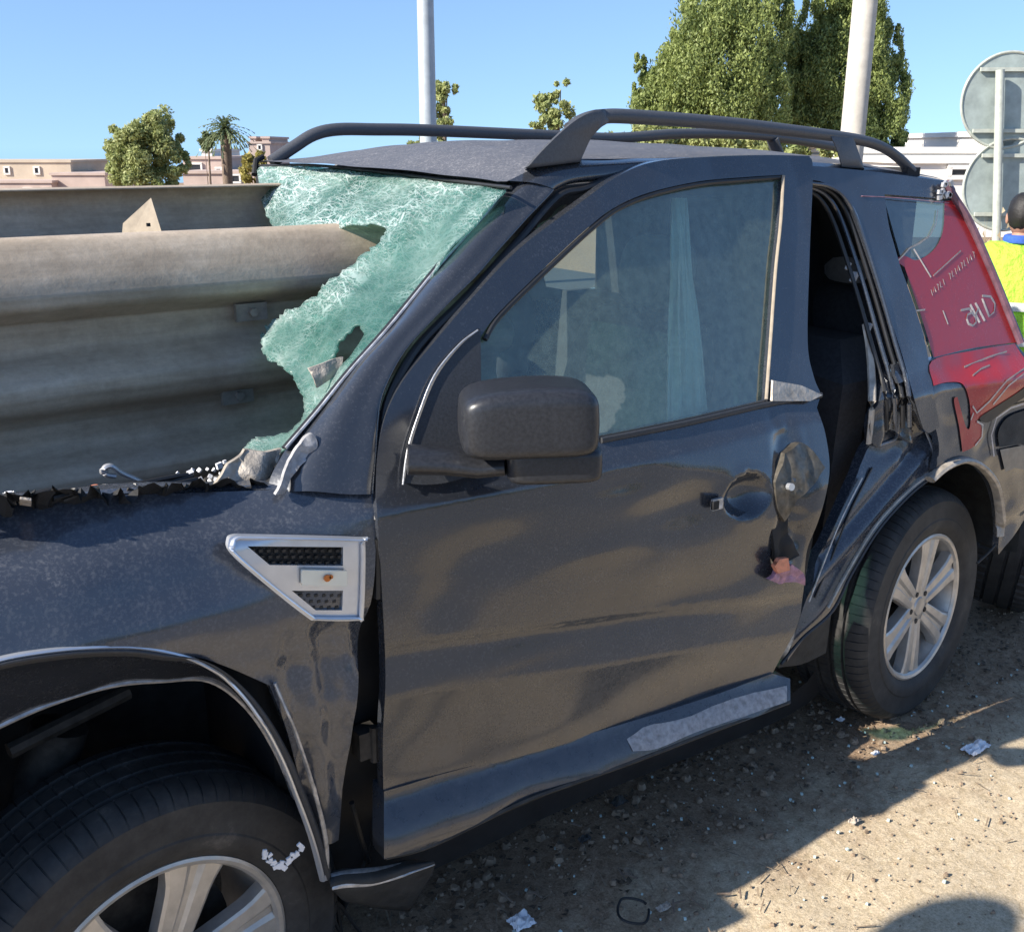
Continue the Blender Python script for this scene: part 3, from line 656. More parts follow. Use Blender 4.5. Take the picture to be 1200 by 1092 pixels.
for pts in (((375, 1040), (400, 1062), (428, 1100)), ((384, 1030), (395, 1060), (402, 1110)), ((372, 1058), (392, 1080), (410, 1110))): mb.tube([PS(a, b_, lambda x, z: S0(x, z)+.08) for a, b_ in pts], .005, n=6)
mb.build('torn_cables', M['rubber'], car)

# --- wing mirror
M['mirrorcap'] = simple('dusty_black_mirror_cap', (.020, .021, .025), .36, 0, .35, 160, .15, .0006)
mir = MB()
def rbox(mb, c, h, e=3.2, rot=None, cut=None, n=22, taper=None):
    V = []; c = Vector(c)
    for i in range(n+1):
        th = math.pi*i/n-math.pi/2
        for j in range(2*n):
            ph = math.pi*j/n
            def sg(v, p): return math.copysign(abs(v)**p, v)
            v = Vector((h[0]*sg(math.cos(th), 2/e)*sg(math.cos(ph), 2/e), h[1]*sg(math.cos(th), 2/e)*sg(math.sin(ph), 2/e), h[2]*sg(math.sin(th), 2/e)))
            if taper: v = taper(v)
            if rot is not None: v = rot @ v
            V.append(v+c)
    m = 2*n
    mb.add(V, [(i*m+j, i*m+(j+1) % m, (i+1)*m+(j+1) % m, (i+1)*m+j) for i in range(n) for j in range(m)])
rotm = Matrix.Rotation(R(-28), 3, 'Z')
def tpm(v):
    k = 1-.05*max(0, v.z/.07)**2; v = Vector((v.x*k, v.y, v.z))
    if v.z > 0: v.z *= (1-.16*((v.x-.02)/.12)**2)
    return v
mir = MB(); rbox(mir, PY(618, 488, -.09), (.124, .080, .064), 6.0, rotm, taper=tpm); mirror = mir.build('wing_mirror', M['mirrorcap'], car, sharp=60)
mir = MB(); rbox(mir, PY(646, 536, -.092), (.088, .074, .034), 6., rotm); mir.build('mirror_lower_cover', M['mirrorcap'], mirror, sharp=60)
mir = MB()
a = [PY(478, 538, .03), PY(520, 540, -.0), PY(560, 545, -.03), PY(592, 543, -.06)]
mir.tube(a, .05, .026, n=16, taper=lambda t: 1-.22*t); mir.build('mirror_arm', M['mirrorcap'], mirror, sharp=60)
mb = MB(); q = Vector(PY(700, 500, -.11)); mb.box(q+Vector((.002, .03, 0)), (.003, .05, .035), Matrix.Rotation(R(-28), 3, 'Z')); mb.build('mirror_glass', M['silver'], mirror, False)

# --- windscreen pillar and roof side
L_ = curve([(596, 212), (560, 258), (517, 307), (457, 380), (410, 433), (372, 480), (340, 520), (318, 556), (312, 578)], 6, closed=False)
Rr_ = curve([(650, 223), (600, 277), (543, 340), (483, 400), (452, 455), (444, 500), (440, 540), (438, 578)], 6, closed=False)
LA = [PS(p[0], p[1], lambda x, z: S0(x, z)+.075) for p in resample([(a[0], a[1], 0) for a in L_], 50)]
LB = [PS(p[0], p[1], lambda x, z: S0(x, z)+.0) for p in resample([(a[0], a[1], 0) for a in Rr_], 50)]
LM = [(a*.62+b*.38)+np.array([-.012, -.022, .012]) for a, b in zip(LA, LB)]; LN = [(a*.25+b*.75)+np.array([-.006, -.012, .004]) for a, b in zip(LA, LB)]
LC = [b+np.array([.006, .035, -.002]) for b in LB]
loft('windscreen_pillar', [LA, LM, LN, LB, LC], P_, car, 80, 5, jitter=.003)
mb = MB(); mb.tube([PS(p[0], p[1], lambda x, z: S0(x, z)+.012) for p in curve([(720, 207), (684, 222), (652, 232), (606, 284), (549, 346), (490, 406), (458, 462), (448, 505), (444, 570), (443, 700)], 6, closed=False)], .010, .009, n=8); mb.build('door_seal', M['rubber'], car)
for k, (o1, m_, w_) in enumerate(((-.002, 'rubber', .006), (-.010, 'baremetal', .0035))):
    mb = MB(); mb.tube([PS(p[0]-3+k*3, p[1], lambda x, z: S0(x, z)+.07+o1) for p in curve([(592, 222), (560, 262), (517, 309), (457, 382), (410, 435), (372, 482), (335, 525)], 6, closed=False)], w_, .003, n=6)
    mb.build('windscreen_moulding', M[m_], car)
# roof side rail above the doors
def Sr(x, z): return S0(x, z)
ru = curve([(596, 212), (615, 202), (640, 193), (675, 188), (720, 187), (830, 184), (950, 190), (1030, 198), (1112, 212)], 6, closed=False)
rl = curve([(650, 223), (668, 215), (690, 211), (712, 209), (742, 205), (830, 200), (950, 212), (1035, 226), (1118, 236)], 6, closed=False)
UA = [PS(p[0], p[1], lambda x, z: S0(x, z)+.028) for p in resample([(a[0], a[1], 0) for a in ru], 70)]
UB = [PS(p[0], p[1], lambda x, z: S0(x, z)+.010) for p in resample([(a[0], a[1], 0) for a in rl], 70)]
UM = [(a+b)/2+np.array([0, -.012, .006]) for a, b in zip(UA, UB)]
UC = [b+np.array([0, .05, -.01]) for b in UB]
loft('roof_side_rail', [UA, UM, UB, UC], P_, car, 90, 4, jitter=.002)
# --- roof
V = []; nxr, nyr = 60, 44
edge = np.array([[p[0], p[1], p[2]] for p in UA])
for i in range(nxr+1):
    t = i/nxr; x = .885+t*1.6
    j0 = min(len(edge)-1, int(np.argmin(abs(edge[:, 0]-x)))); ye = float(np.interp(x, edge[:, 0], edge[:, 1])); ze = float(np.interp(x, edge[:, 0], edge[:, 2]))
    for j in range(nyr+1):
        s = j/nyr; y = ye+(1.66-ye)*s
        bulge = math.sin(math.pi*s)**.7
        crown = .052*bulge*(1-.75*math.exp(-(t/.13)**2))
        xx = x-.05*math.sin(math.pi*s)*(1-t)+(-.03*s*(1-t))
        z = ze*(1-s)+1.682*s+crown-.05*t*t*s+.003*nz(x, y, 0, 6)+(.004*math.sin(s*40) if .2 < s < .8 else 0)*sm(.1, .2, t)
        V.append((xx, y, z))
mesh('roof', V, [(i*(nyr+1)+j, (i+1)*(nyr+1)+j, (i+1)*(nyr+1)+j+1, i*(nyr+1)+j+1) for i in range(nxr) for j in range(nyr)], M['roofpaint'], car)
V2 = [(v[0]+.03, v[1], v[2]-.035) for v in V]
mesh('headliner', V2, [(i*(nyr+1)+j, i*(nyr+1)+j+1, (i+1)*(nyr+1)+j+1, (i+1)*(nyr+1)+j) for i in range(nxr) for j in range(nyr)], M['headliner'], car)
# roof rails
mb = MB(); path = [PY(p[0], p[1], .335) for p in curve([(668, 152), (684, 142), (705, 137), (740, 137), (850, 145), (940, 155), (1000, 163), (1030, 171), (1050, 183), (1068, 200)], 5, closed=False)]
mb.tube(path, .020, .0165, n=14, taper=lambda t: 1.0-.18*sm(.3, .9, t))
def foot(px_pts, y0, th):
    c = curve(px_pts, 5); n = len(c); rings = []
    for (yo, k) in ((-th, .90), (-th*.8, 1.), (th*.8, 1.), (th, .90)):
        cx = sum(p[0] for p in c)/n; cy = sum(p[1] for p in c)/n
        rings.append([PY(cx+(p[0]-cx)*k, cy+(p[1]-cy)*k, y0+yo) for p in c])
    V = [q for r_ in rings for q in r_]
    mb.add(V, [(a_*n+i, a_*n+(i+1) % n, (a_+1)*n+(i+1) % n, (a_+1)*n+i) for a_ in range(3) for i in range(n)]+[tuple(reversed(range(n))), tuple(range(3*n, 4*n))])
foot([(614, 198, 'c'), (628, 182), (650, 160), (672, 141), (692, 130), (708, 128, 'c'), (714, 142), (704, 150), (693, 162), (686, 176), (680, 190, 'c')], .335, .022)
foot([(972, 158, 'c'), (1000, 160, 'c'), (1006, 178), (1013, 198, 'c'), (986, 196, 'c'), (980, 176)], .335, .018)
railn = mb.build('roof_rail', M['railplastic'], car, sharp=50)
railn['label'] = 'near roof rail with thick front foot'
mb = MB(); path = [PY(p[0], p[1], 1.5) for p in curve([(318, 190), (345, 172), (368, 158), (395, 152), (440, 152), (500, 153), (640, 159), (720, 162), (800, 157), (900, 160), (1000, 176)], 5, closed=False)]
mb.tube(path, .020, .019, n=12); mb.tube([PY(905, 163, 1.5), PY(915, 190, 1.5)], .03, .018, n=10)
mb.build('roof_rail', M['railplastic'], car, sharp=50)['label'] = 'far roof rail, thin against the sky'

# --- windscreen
A0 = np.array([.85, 1.55, 1.675]); B0 = np.array([.9, .3, 1.655]); C0 = np.array([.329, .24, 1.172]); NW = np.cross(B0-A0, C0-A0); NW /= np.linalg.norm(NW)
if NW[0] > 0: NW = -NW
def onW(px, py): d = ray(px, py); return O+d*(NW@(A0-O))/(NW@d)
eu = (B0-A0)/np.linalg.norm(B0-A0); ev = np.cross(NW, eu)
def sheet(name, outl, hls, disp, mat, step=.011, n=7, thick=.005):
    lp = []
    for l in [outl]+hls:
        cc = [np.array(p) for p in curve(l, n)]
        cc = [p+(0 if (p[1] < 232 or (p[0]-330)*1.13+(p[1]-525) > -22) else 1)*np.array([random.uniform(-2.4, 2.4), random.uniform(-2.4, 2.4)]) for p in cc]
        lp.append([(float((onW(p[0], p[1])-A0)@eu), float((onW(p[0], p[1])-A0)@ev)) for p in cc])
    V2, T = fill(lp, step); V = []
    for v in V2:
        p = A0+eu*v[0]+ev*v[1]; V.append(p+NW*disp(v[0], v[1], p))
    o = mesh(name, V, T, mat, car); m = o.modifiers.new('s', 'SOLIDIFY'); m.thickness = thick; m.offset = 0; return o
jag = lambda pts, a: pts
ws_out = [(301, 194, 'c'), (360, 196), (430, 203), (520, 214), (592, 223, 'c'), (560, 260), (517, 308), (457, 381), (410, 434), (372, 481), (333, 524, 'c'), (310, 531), (287, 528, 'c'), (300, 515), (325, 503), (343, 488),
    (349, 470), (343, 447), (332, 430), (312, 417), (306, 402), (312, 386), (330, 370), (352, 357), (372, 345), (384, 332), (410, 313), (436, 290), (452, 275), (453, 266, 'c'), (400, 268), (360, 271), (319, 272, 'c'), (308, 240)]
def wdisp(u, v, p):
    kt = sm(0, .22, (A0[2]+.0-p[2]))
    return (.030*nz(u, v, 0, 4.)-.012)*kt+kt*.016*rid(u+v*.6, v*.5, 5.5, 2)+.004*nz(u, v, 3, 18)+.0012*nz(u, v, 3, 60)
sheet('windscreen', ws_out, [[(383, 425, 'c'), (400, 402), (420, 382, 'c'), (428, 392), (412, 415), (388, 430)]], wdisp, M['cracked'])
mb = MB(); mb.tube([onW(p[0], p[1])+NW*.004 for p in curve([(297, 196), (360, 195), (430, 201), (520, 212), (600, 222)], 6, closed=False)], .004, .004, n=8); mb.build('roof_front_seal', M['rubber'], car)
mb = MB(); q = onW(298, 205); mb.tube([q, q+np.array([.02, .03, .04]), q+np.array([.05, .05, .05])], .009, n=8); mb.build('torn_roof_corner', M['void'], car)
panel('scraped_pillar_patch', [(362, 432, 'c'), (384, 423), (402, 418, 'c'), (396, 438), (372, 455, 'c')], lambda x, z: S0(x, z)+.045+.11, M['cowl'], car, .01, flange=.004, dent=lambda x, z: .01*nz(x, z, 0, 40))
# cowl end and crumpled corner below the windscreen
jj = lambda x, z: .010*rid(x, z, 16, 1)+.004*nz(x, z, 4, 60)
panel('cowl_end', [(246, 580, 'c'), (256, 562), (268, 545, 'c'), (284, 535), (289, 528, 'c'), (312, 530), (332, 527, 'c'), (326, 545), (318, 560), (312, 580, 'c')], lambda x, z: S0(x, z)+.10, M['cowl'], car, .008, dent=jj, flange=.01, sharp=20)
panel('crumpled_corner', [(323, 580, 'c'), (337, 548), (352, 520), (366, 508), (372, 522), (366, 536), (350, 552), (335, 580, 'c')], lambda x, z: S0(x, z)+.02, M['scuff'], car, .008, dent=jj, flange=.01, sharp=20)
# dark crushed stuff between hood and barrier
V = []; n1, n2 = 110, 20
for i in range(n1+1):
    px = -60+(330+60)*i/n1
    for j in range(n2+1):
        t = j/n2; b_ = PY(px, 592-.06*px, .13+.05*t); y = .15+.50*t
        V.append((b_[0]+.03*nz(px*.06, j*.7, 0, 1), y, b_[2]-.012-.30*t**1.1+.030*rid(px*.035, j*.35, 1, 3)+.014*nz(px*.2, j, 6, .9)))
mesh('crushed_engine_bay_edge', V, [(i*(n2+1)+j, (i+1)*(n2+1)+j, (i+1)*(n2+1)+j+1, i*(n2+1)+j+1) for i in range(n1) for j in range(n2)], M['void'], car, smooth=False)
for k, (mt, n_) in enumerate((('rubber', 9), ('alloydark', 8), ('baremetal', 5), ('foam', 6))):
    mb = MB()
    for _ in range(n_):
        px = random.uniform(0, 275); p = Vector(PY(px, 590-.075*px, random.uniform(.16, .24)))
        if mt == 'rubber':
            pts = [p+Vector((random.uniform(-.06, .06)*i, .01*i, random.uniform(-.015, .015))) for i in range(5)]; mb.tube(curve([tuple(q) for q in pts], 4, closed=False), .0045, n=6)
        else:
            r_ = Matrix.Rotation(random.random()*3, 3, 'Y') @ Matrix.Rotation(random.random()*3, 3, 'X') @ Matrix.Rotation(random.random()*3, 3, 'Z'); mb.box(p, (random.uniform(.006, .022), .002, random.uniform(.003, .010)), r_)
    mb.build(('loose_wiring', 'metal_shreds', 'bright_shreds', 'foam_shreds')[k], M[mt], car, mt == 'rubber')['kind'] = 'stuff'
panel('far_pillar_stub', [(300, 192, 'c'), (300, 192.5, 'c'), (305, 230, 'c'), (308, 228, 'c')], lambda x, z: 1.6, M['void'], car, .05, flange=.02)

# --- rear of the body
panel('door_opening_void', [(938, 195, 'c'), (985, 210), (1010, 250), (1045, 360), (1075, 480, 'c'), (1020, 560), (985, 660), (930, 780, 'c'), (925, 600, 'c'), (940, 480, 'c')], S0, M['void'], car, .06, off=.42, flange=.0, dent=dents([], .05, 3))
panel('rear_pillar', [(945, 194, 'c'), (1030, 202), (1112, 213, 'c'), (1119, 234, 'c'), (1036, 228, 'c'), (1041, 262), (1055, 310), (1072, 360), (1086, 410), (1096, 470), (1101, 500, 'c'), (1085, 506), (1072, 470), (1055, 410), (1035, 345), (1015, 285), (1000, 246), (985, 224), (962, 213), (945, 211, 'c')], S0, P_, car, .014, dent=dents([], .003, 6), flange=.02)
for k, (dx, of) in enumerate(((0, .004), (-8, .02), (-17, .03), (-27, .04))):
    mb = MB(); mb.tube([PS(p[0]+dx, p[1]+(-dx*.15), lambda x, z: S0(x, z)+of) for p in curve([(950, 215), (972, 219), (990, 232), (1006, 262), (1030, 335), (1050, 405), (1064, 455), (1066, 500)], 5, closed=False)], .0065, .006, n=8)
    mb.build('opening_seal' if k % 2 else 'opening_flange', M['rubber' if k % 2 else 'paint'], car)
mb = MB(); mb.tube([PS(p[0], p[1], lambda x, z: S0(x, z)+.05) for p in curve([(1014, 380), (1020, 420), (1022, 470), (1018, 520)], 5, closed=False)], .011, .006, n=8); mb.build('inner_trim_strip', M['cowl'], car)
mb = MB()
for (px, py, s) in ((1018, 384, .012), (1001, 325, .014), (994, 312, .010)):
    c = PS(px, py, lambda x, z: S0(x, z)+.06); mb.box(tuple(c), (s*.4, s*.5, s), Matrix.Rotation(R(30), 3, 'Y'))
mb.build('glass_shards', M['white'], car)['kind'] = 'stuff'
# quarter window, with a red vehicle's reflection painted on as a sheet
qS = lambda x, z: S0(x, z)+.008
qwin = panel('quarter_window', [(1034, 226, 'c'), (1118, 233, 'c'), (1136, 264), (1165, 327), (1195, 402, 'c'), (1140, 409), (1094, 420, 'c'), (1078, 370), (1058, 310)], qS, M['glassdark'], car, .02, flange=.006)
rS = lambda x, z: S0(x, z)+.005
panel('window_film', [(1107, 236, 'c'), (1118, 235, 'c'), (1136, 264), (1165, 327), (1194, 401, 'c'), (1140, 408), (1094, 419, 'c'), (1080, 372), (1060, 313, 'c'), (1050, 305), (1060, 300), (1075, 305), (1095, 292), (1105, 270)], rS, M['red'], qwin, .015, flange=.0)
def strokes(name, polys, mat, S, par, wpx=1.4, off=0.):
    mb = MB()
    for pl in polys:
        P3 = [PS(a, b_, lambda x, z: S(x, z)+off) for a, b_ in pl]
        mb.tube(P3, wpx*.0016, .0003, up=(0, 1, 0), n=6)
    o = mb.build(name, mat, par); o['kind'] = 'stuff'; return o
M['ink'] = simple('cream_print', (.52, .45, .40), .6, 0, .25, 120, 0)
M['inkdim'] = simple('faded_cream_print', (.52, .36, .33), .6, 0, .3, 120, 0)
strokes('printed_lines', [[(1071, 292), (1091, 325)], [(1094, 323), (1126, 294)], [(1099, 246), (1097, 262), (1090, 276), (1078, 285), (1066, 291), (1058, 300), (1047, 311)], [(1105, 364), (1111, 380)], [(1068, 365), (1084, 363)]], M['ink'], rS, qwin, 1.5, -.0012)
# lettering of the painted reflection: a slanting small line, then the large marks
sml = []
for k, ch in enumerate(range(15)):
    if k in (5,): continue
    t = k/14; cx = 1092+(1141-1092)*t; cy = 343+(299-343)*t; h = 3.4
    g = k % 4
    if g == 0: sml.append([(cx-1, cy-h), (cx+1, cy+h)])
    elif g == 1: sml.append([(cx-1.5, cy+h), (cx-.5, cy-h), (cx+1.5, cy+h-1)])
    elif g == 2: sml += [[(cx-1, cy-h), (cx+1, cy-h+.5)], [(cx, cy-h), (cx+1, cy+h)]]
    else: sml.append([(cx-1, cy-h), (cx-.2, cy+h), (cx+1.6, cy+h-.8)])
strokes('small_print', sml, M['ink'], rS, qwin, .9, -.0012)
big = [[(1133, 374), (1134, 369), (1139, 367), (1143, 371), (1144, 378), (1140, 382), (1135, 380), (1133, 374)], [(1126, 364), (1136, 362), (1139, 367)], [(1137, 357), (1148, 378)], [(1143, 355), (1154, 376)], [(1146, 362), (1143, 371)],
       [(1151, 350), (1159, 371), (1165, 366), (1166, 356), (1161, 348), (1151, 347)]]
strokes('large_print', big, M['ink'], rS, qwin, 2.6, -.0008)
# rear pillar trim at the back of the window
mb = MB(); mb.tube([PS(p[0], p[1], lambda x, z: S0(x, z)-.002) for p in curve([(1108, 214), (1120, 234), (1137, 262), (1165, 325), (1196, 402)], 6, closed=False)], .014, .012, n=8)
mb.build('tailgate_edge', simple('maroon_grey_trim', (.12, .06, .08), .5, 0, .3, 40, .2, .003), car)
mb = MB(); mb.tube([PS(p[0], p[1], lambda x, z: S0(x, z)-.002) for p in curve([(1010, 230), (1050, 232), (1112, 238)], 6, closed=False)], .0018, .001, n=6)
mb.build('window_top_strip', M['pink'], car)
mb = MB(); c = PS(1104, 226, S0)
for k in range(9):
    q = c+np.array([random.uniform(-.03, .03), -.01, random.uniform(-.02, .03)]); mb.box(tuple(q), (.006, .004, .008), Matrix.Rotation(random.random()*3, 3, 'Y'))
mb.build('broken_corner', M['baremetal'], car)
# quarter panel
qd = dents([(1130, 470, .12, .08, .012), (1180, 450, .2, .06, -.02)], .008, 5, 3)
qpan = panel('rear_quarter_panel', [(1072, 430, 'c'), (1094, 421), (1140, 410), (1190, 402, 'c'), (1215, 440), (1228, 500), (1225, 560), (1205, 600), (1170, 650, 'c'), (1170, 600), (1163, 568), (1148, 549), (1130, 540), (1112, 542), (1095, 556, 'c'), (1100, 520), (1090, 480)], S0, P_, car, .013, dent=qd, flange=.02)
fS = lambda x, z: S0(x, z)+qd(x, z)-.004
panel('body_film', [(1092, 423), (1140, 411), (1189, 403, 'c'), (1214, 440, 'c'), (1190, 462), (1160, 482), (1145, 492, 'c'), (1150, 500), (1150, 515), (1140, 524), (1128, 530, 'c'), (1124, 500), (1118, 470), (1122, 465, 'c'), (1132, 500), (1137, 498), (1136, 470), (1128, 450), (1110, 448), (1094, 452, 'c')], fS, M['red'], qpan, .012, flange=0)  # red part of the reflection, painted onto the quarter panel
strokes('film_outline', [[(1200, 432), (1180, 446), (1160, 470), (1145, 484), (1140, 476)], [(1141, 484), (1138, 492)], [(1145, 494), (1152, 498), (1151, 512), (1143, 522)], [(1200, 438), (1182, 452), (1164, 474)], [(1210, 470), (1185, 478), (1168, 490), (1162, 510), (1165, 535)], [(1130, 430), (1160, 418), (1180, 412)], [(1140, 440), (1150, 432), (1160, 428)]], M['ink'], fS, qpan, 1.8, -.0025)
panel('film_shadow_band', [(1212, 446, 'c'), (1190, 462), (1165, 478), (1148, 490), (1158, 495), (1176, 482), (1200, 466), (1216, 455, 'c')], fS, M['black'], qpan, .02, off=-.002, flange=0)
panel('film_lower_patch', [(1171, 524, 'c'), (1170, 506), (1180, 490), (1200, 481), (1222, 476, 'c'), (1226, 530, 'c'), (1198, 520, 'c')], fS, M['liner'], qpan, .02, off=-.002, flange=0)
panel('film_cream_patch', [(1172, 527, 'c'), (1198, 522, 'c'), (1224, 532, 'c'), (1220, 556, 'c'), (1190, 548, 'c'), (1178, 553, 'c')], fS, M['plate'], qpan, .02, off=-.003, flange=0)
# arch flare round the rear wheel
mb = MB(); mb.tube([PS(p[0], p[1], lambda x, z: S0(x, z)-.008) for p in curve([(1090, 562), (1108, 547), (1130, 539), (1150, 547), (1166, 568), (1172, 600), (1172, 628)], 6, closed=False)], .017, .010, n=8); mb.build('rear_arch_flare', M['cowl'], car)
mb = MB(); mb.tube([PS(p[0], p[1], lambda x, z: S0(x, z)+.01) for p in curve([(1145, 660), (1165, 640), (1185, 608), (1200, 570), (1210, 540)], 6, closed=False)], .004, n=8); mb.build('bumper_edge', M['liner'], car)
# crushed remains of the rear door running to the arch
rdS = lambda x, z: .052+.32*max(0, .44-(x*.51-z*.86))+.06*max(0, z-.7)
rdd = lambda x, z: .004*nz(x, z, 0, 4)+.010*math.exp(-(((x*.51-z*.86)-.335)/.012)**2)-.008*math.exp(-(((x*.51-z*.86)-.365)/.014)**2)+.010*rid(x, z, 11, 3)*sm(.80, .98, z)
panel('crushed_rear_door', [(1066, 490, 'c'), (1090, 505), (1099, 530), (1094, 556, 'c'), (1065, 582), (1030, 622), (1000, 672), (978, 716), (945, 745), (922, 775, 'c'), (945, 700), (958, 662), (985, 600), (1010, 545), (1030, 510)], rdS, M['paint_dusty'], car, .010, dent=rdd, flange=.03)  # lighter bluish paint stands in for the sky reflected here
for k, (of, mt, pts) in enumerate(((-.008, 'silver', [(1085, 505), (1094, 530), (1093, 552)]), (-.006, 'baremetal', [(1030, 522), (1048, 515), (1052, 508)]), (-.012, 'trimdark', [(1096, 556), (1066, 580), (1030, 620), (998, 672), (975, 716), (940, 748), (915, 778)]), (-.016, 'cowl', [(1094, 552), (1062, 577), (1026, 616), (994, 668), (970, 712)]),
        (-.010, 'baremetal', [(1010, 560), (985, 610), (962, 668), (948, 705)]), (-.002, 'rubber', [(1022, 548), (996, 600), (972, 660), (955, 700)]))):
    mb = MB(); mb.tube([PS(p[0], p[1], lambda x, z: rdS(x, z)+of) for p in curve(pts, 6, closed=False)], .005 if k < 4 else .0025, .004, n=6); mb.build('door_edge_strip', M[mt], car)
cr = lambda x, z: .020*rid(x*1.6, z*.7, 9, 1)+.006*nz(x, z, 5, 26)
panel('crumpled_striker_metal', [(1040, 440, 'c'), (1056, 425), (1068, 440), (1078, 470), (1086, 500), (1070, 520), (1050, 505), (1030, 525), (1025, 500), (1035, 470)], lambda x, z: S0(x, z)+.03, P_, car, .007, dent=cr, flange=.02, sharp=30)
panel('bent_latch', [(1048, 428, 'c'), (1062, 427, 'c'), (1064, 444), (1056, 450, 'c')], lambda x, z: S0(x, z)-.002, M['paint'], car, .008, dent=lambda x, z: .6*cr(x, z), flange=.01, sharp=25)
panel('rear_sill', [(912, 782, 'c'), (930, 745), (975, 712, 'c'), (968, 765, 'c'), (940, 778)], S0, M['liner'], car, .02, off=.035, flange=.03)
panel('torn_reflector', [(903, 680, 'c'), (914, 668), (930, 662, 'c'), (943, 672, 'c'), (944, 686, 'c'), (930, 682), (915, 685, 'c')], Sd, M['pink'], car, .008, off=-.03, dent=lambda x, z: .006*rid(x, z, 25, 1), flange=.012, sharp=25)
panel('reflector_chip', [(908, 664, 'c'), (914, 655, 'c'), (924, 654, 'c'), (926, 668, 'c'), (912, 672, 'c')], Sd, M['orange'], car, .008, off=-.034, flange=.012)
arc_liner('rear_arch_liner', 2.42, .42, .46, .13, .55, -2, 200, M['liner'])

# --- far side, floor, interior
def wall_xz(name, out, y, mat, holes=()):
    V2, T = fill([[tuple(p) for p in l] for l in [out]+list(holes)], .15); V, T = with_flange([(v[0], y, v[1]) for v in V2], T, (0, .02, 0)); return mesh(name, V, T, mat, car)
wall_xz('far_side_body', [(-.6, .35), (2.5, .35), (2.6, 1.15), (.3, 1.15), (-.6, 1.0)], 1.86, P_)
wall_xz('far_side_frame', [(.75, 1.15), (2.9, 1.15), (2.7, 1.73), (1.25, 1.70), (1.08, 1.62)], 1.72, M['headliner'], [[tuple(PY(a, b_, 1.72)[[0, 2]]) for a, b_ in ((632, 302), (665, 270), (722, 262), (719, 350), (640, 336))], [(.92, 1.2), (1.4, 1.2), (1.4, 1.6), (1.15, 1.58)]])
mb = MB(); mb.prism([(1.62, .20, .30), (1.62, .17, 1.10), (1.62, .38, 1.60), (1.62, .62, 1.60), (1.62, .62, .30)], (.03, 0, 0)); mb.build('centre_pillar', M['void'], car, False)
mb = MB(); mb.prism([(1.95, .24, .30), (1.95, .20, 1.10), (2.05, .30, 1.2), (2.05, 1.6, 1.2), (1.95, 1.6, .30)], (.12, 0, 0)); mb.build('rear_bench', M['seat'], car, False)
def box_part(name, lo, hi, mat, par=car):
    mb = MB(); c = [(a+b_)/2 for a, b_ in zip(lo, hi)]; h = [(b_-a)/2 for a, b_ in zip(lo, hi)]; rbox(mb, c, h, 7, n=12); return mb.build(name, mat, par, sharp=60)
box_part('cabin_floor', (.1, .30, .26), (2.9, 1.8, .34), M['void'])
box_part('inner_sill', (.45, .115, .25), (1.60, .36, .345), M['void'])
box_part('dashboard', (.42, .40, .70), (.70, 1.7, .97), M['void'])
box_part('firewall', (.25, .22, .3), (.33, 1.75, .92), M['void'])
def seat(x, y, s=1.):
    mb = MB(); rbox(mb, (x, y, .62), (.24, .25, .10), 5, n=12); sobj = mb.build('seat', M['seat'], car, sharp=60)
    mb = MB(); rbox(mb, (x+.26, y, .98), (.09, .25, .34), 4, Matrix.Rotation(R(16), 3, 'Y'), n=12); mb.build('seat_back', M['seat'], sobj, sharp=60)
    mb = MB(); rbox(mb, (x+.36, y, 1.40), (.05, .13, .10), 3, Matrix.Rotation(R(10), 3, 'Y'), n=12); mb.build('headrest', M['headliner'], sobj, sharp=60)
seat(1.2, .55); seat(1.2, 1.35); seat(2.0, .50)
mb = MB(); mb.box((2.34, 1.02, 1.0), (.03, .70, .67)); mb.build('cargo_screen', M['void'], car)
# curtain air bag hanging inside the window
V = []; nu, nv = 60, 24
for i in range(nu+1):
    px = 784+ (832-784)*i/nu
    for j in range(nv+1):
        t = j/nv; py = 232+(520-232)*t
        px2 = 806+(px-806)*(.3+.7*t)-10*(1-t); p = PY(px2, py, .19+.17*(1-t)); fold = .010*math.sin(i*.42+2*nz(i*.2, 0, 0))*(.4+.6*t)+.012*nz(i*.12, t*2, 0)
        V.append((p[0]+.01*nz(i*.3, t*3, 2), p[1]+fold, p[2]))
mesh('curtain_airbag', V, [(i*(nv+1)+j, (i+1)*(nv+1)+j, (i+1)*(nv+1)+j+1, i*(nv+1)+j+1) for i in range(nu) for j in range(nv)], M['airbag'], car)
panel('torn_headliner', [(600, 300), (625, 278), (640, 262, 'c'), (668, 240), (660, 262), (645, 275, 'c'), (620, 305), (600, 330), (590, 345, 'c'), (596, 318)], S0, M['foam'], car, .010, off=.10, dent=cr, flange=.01)

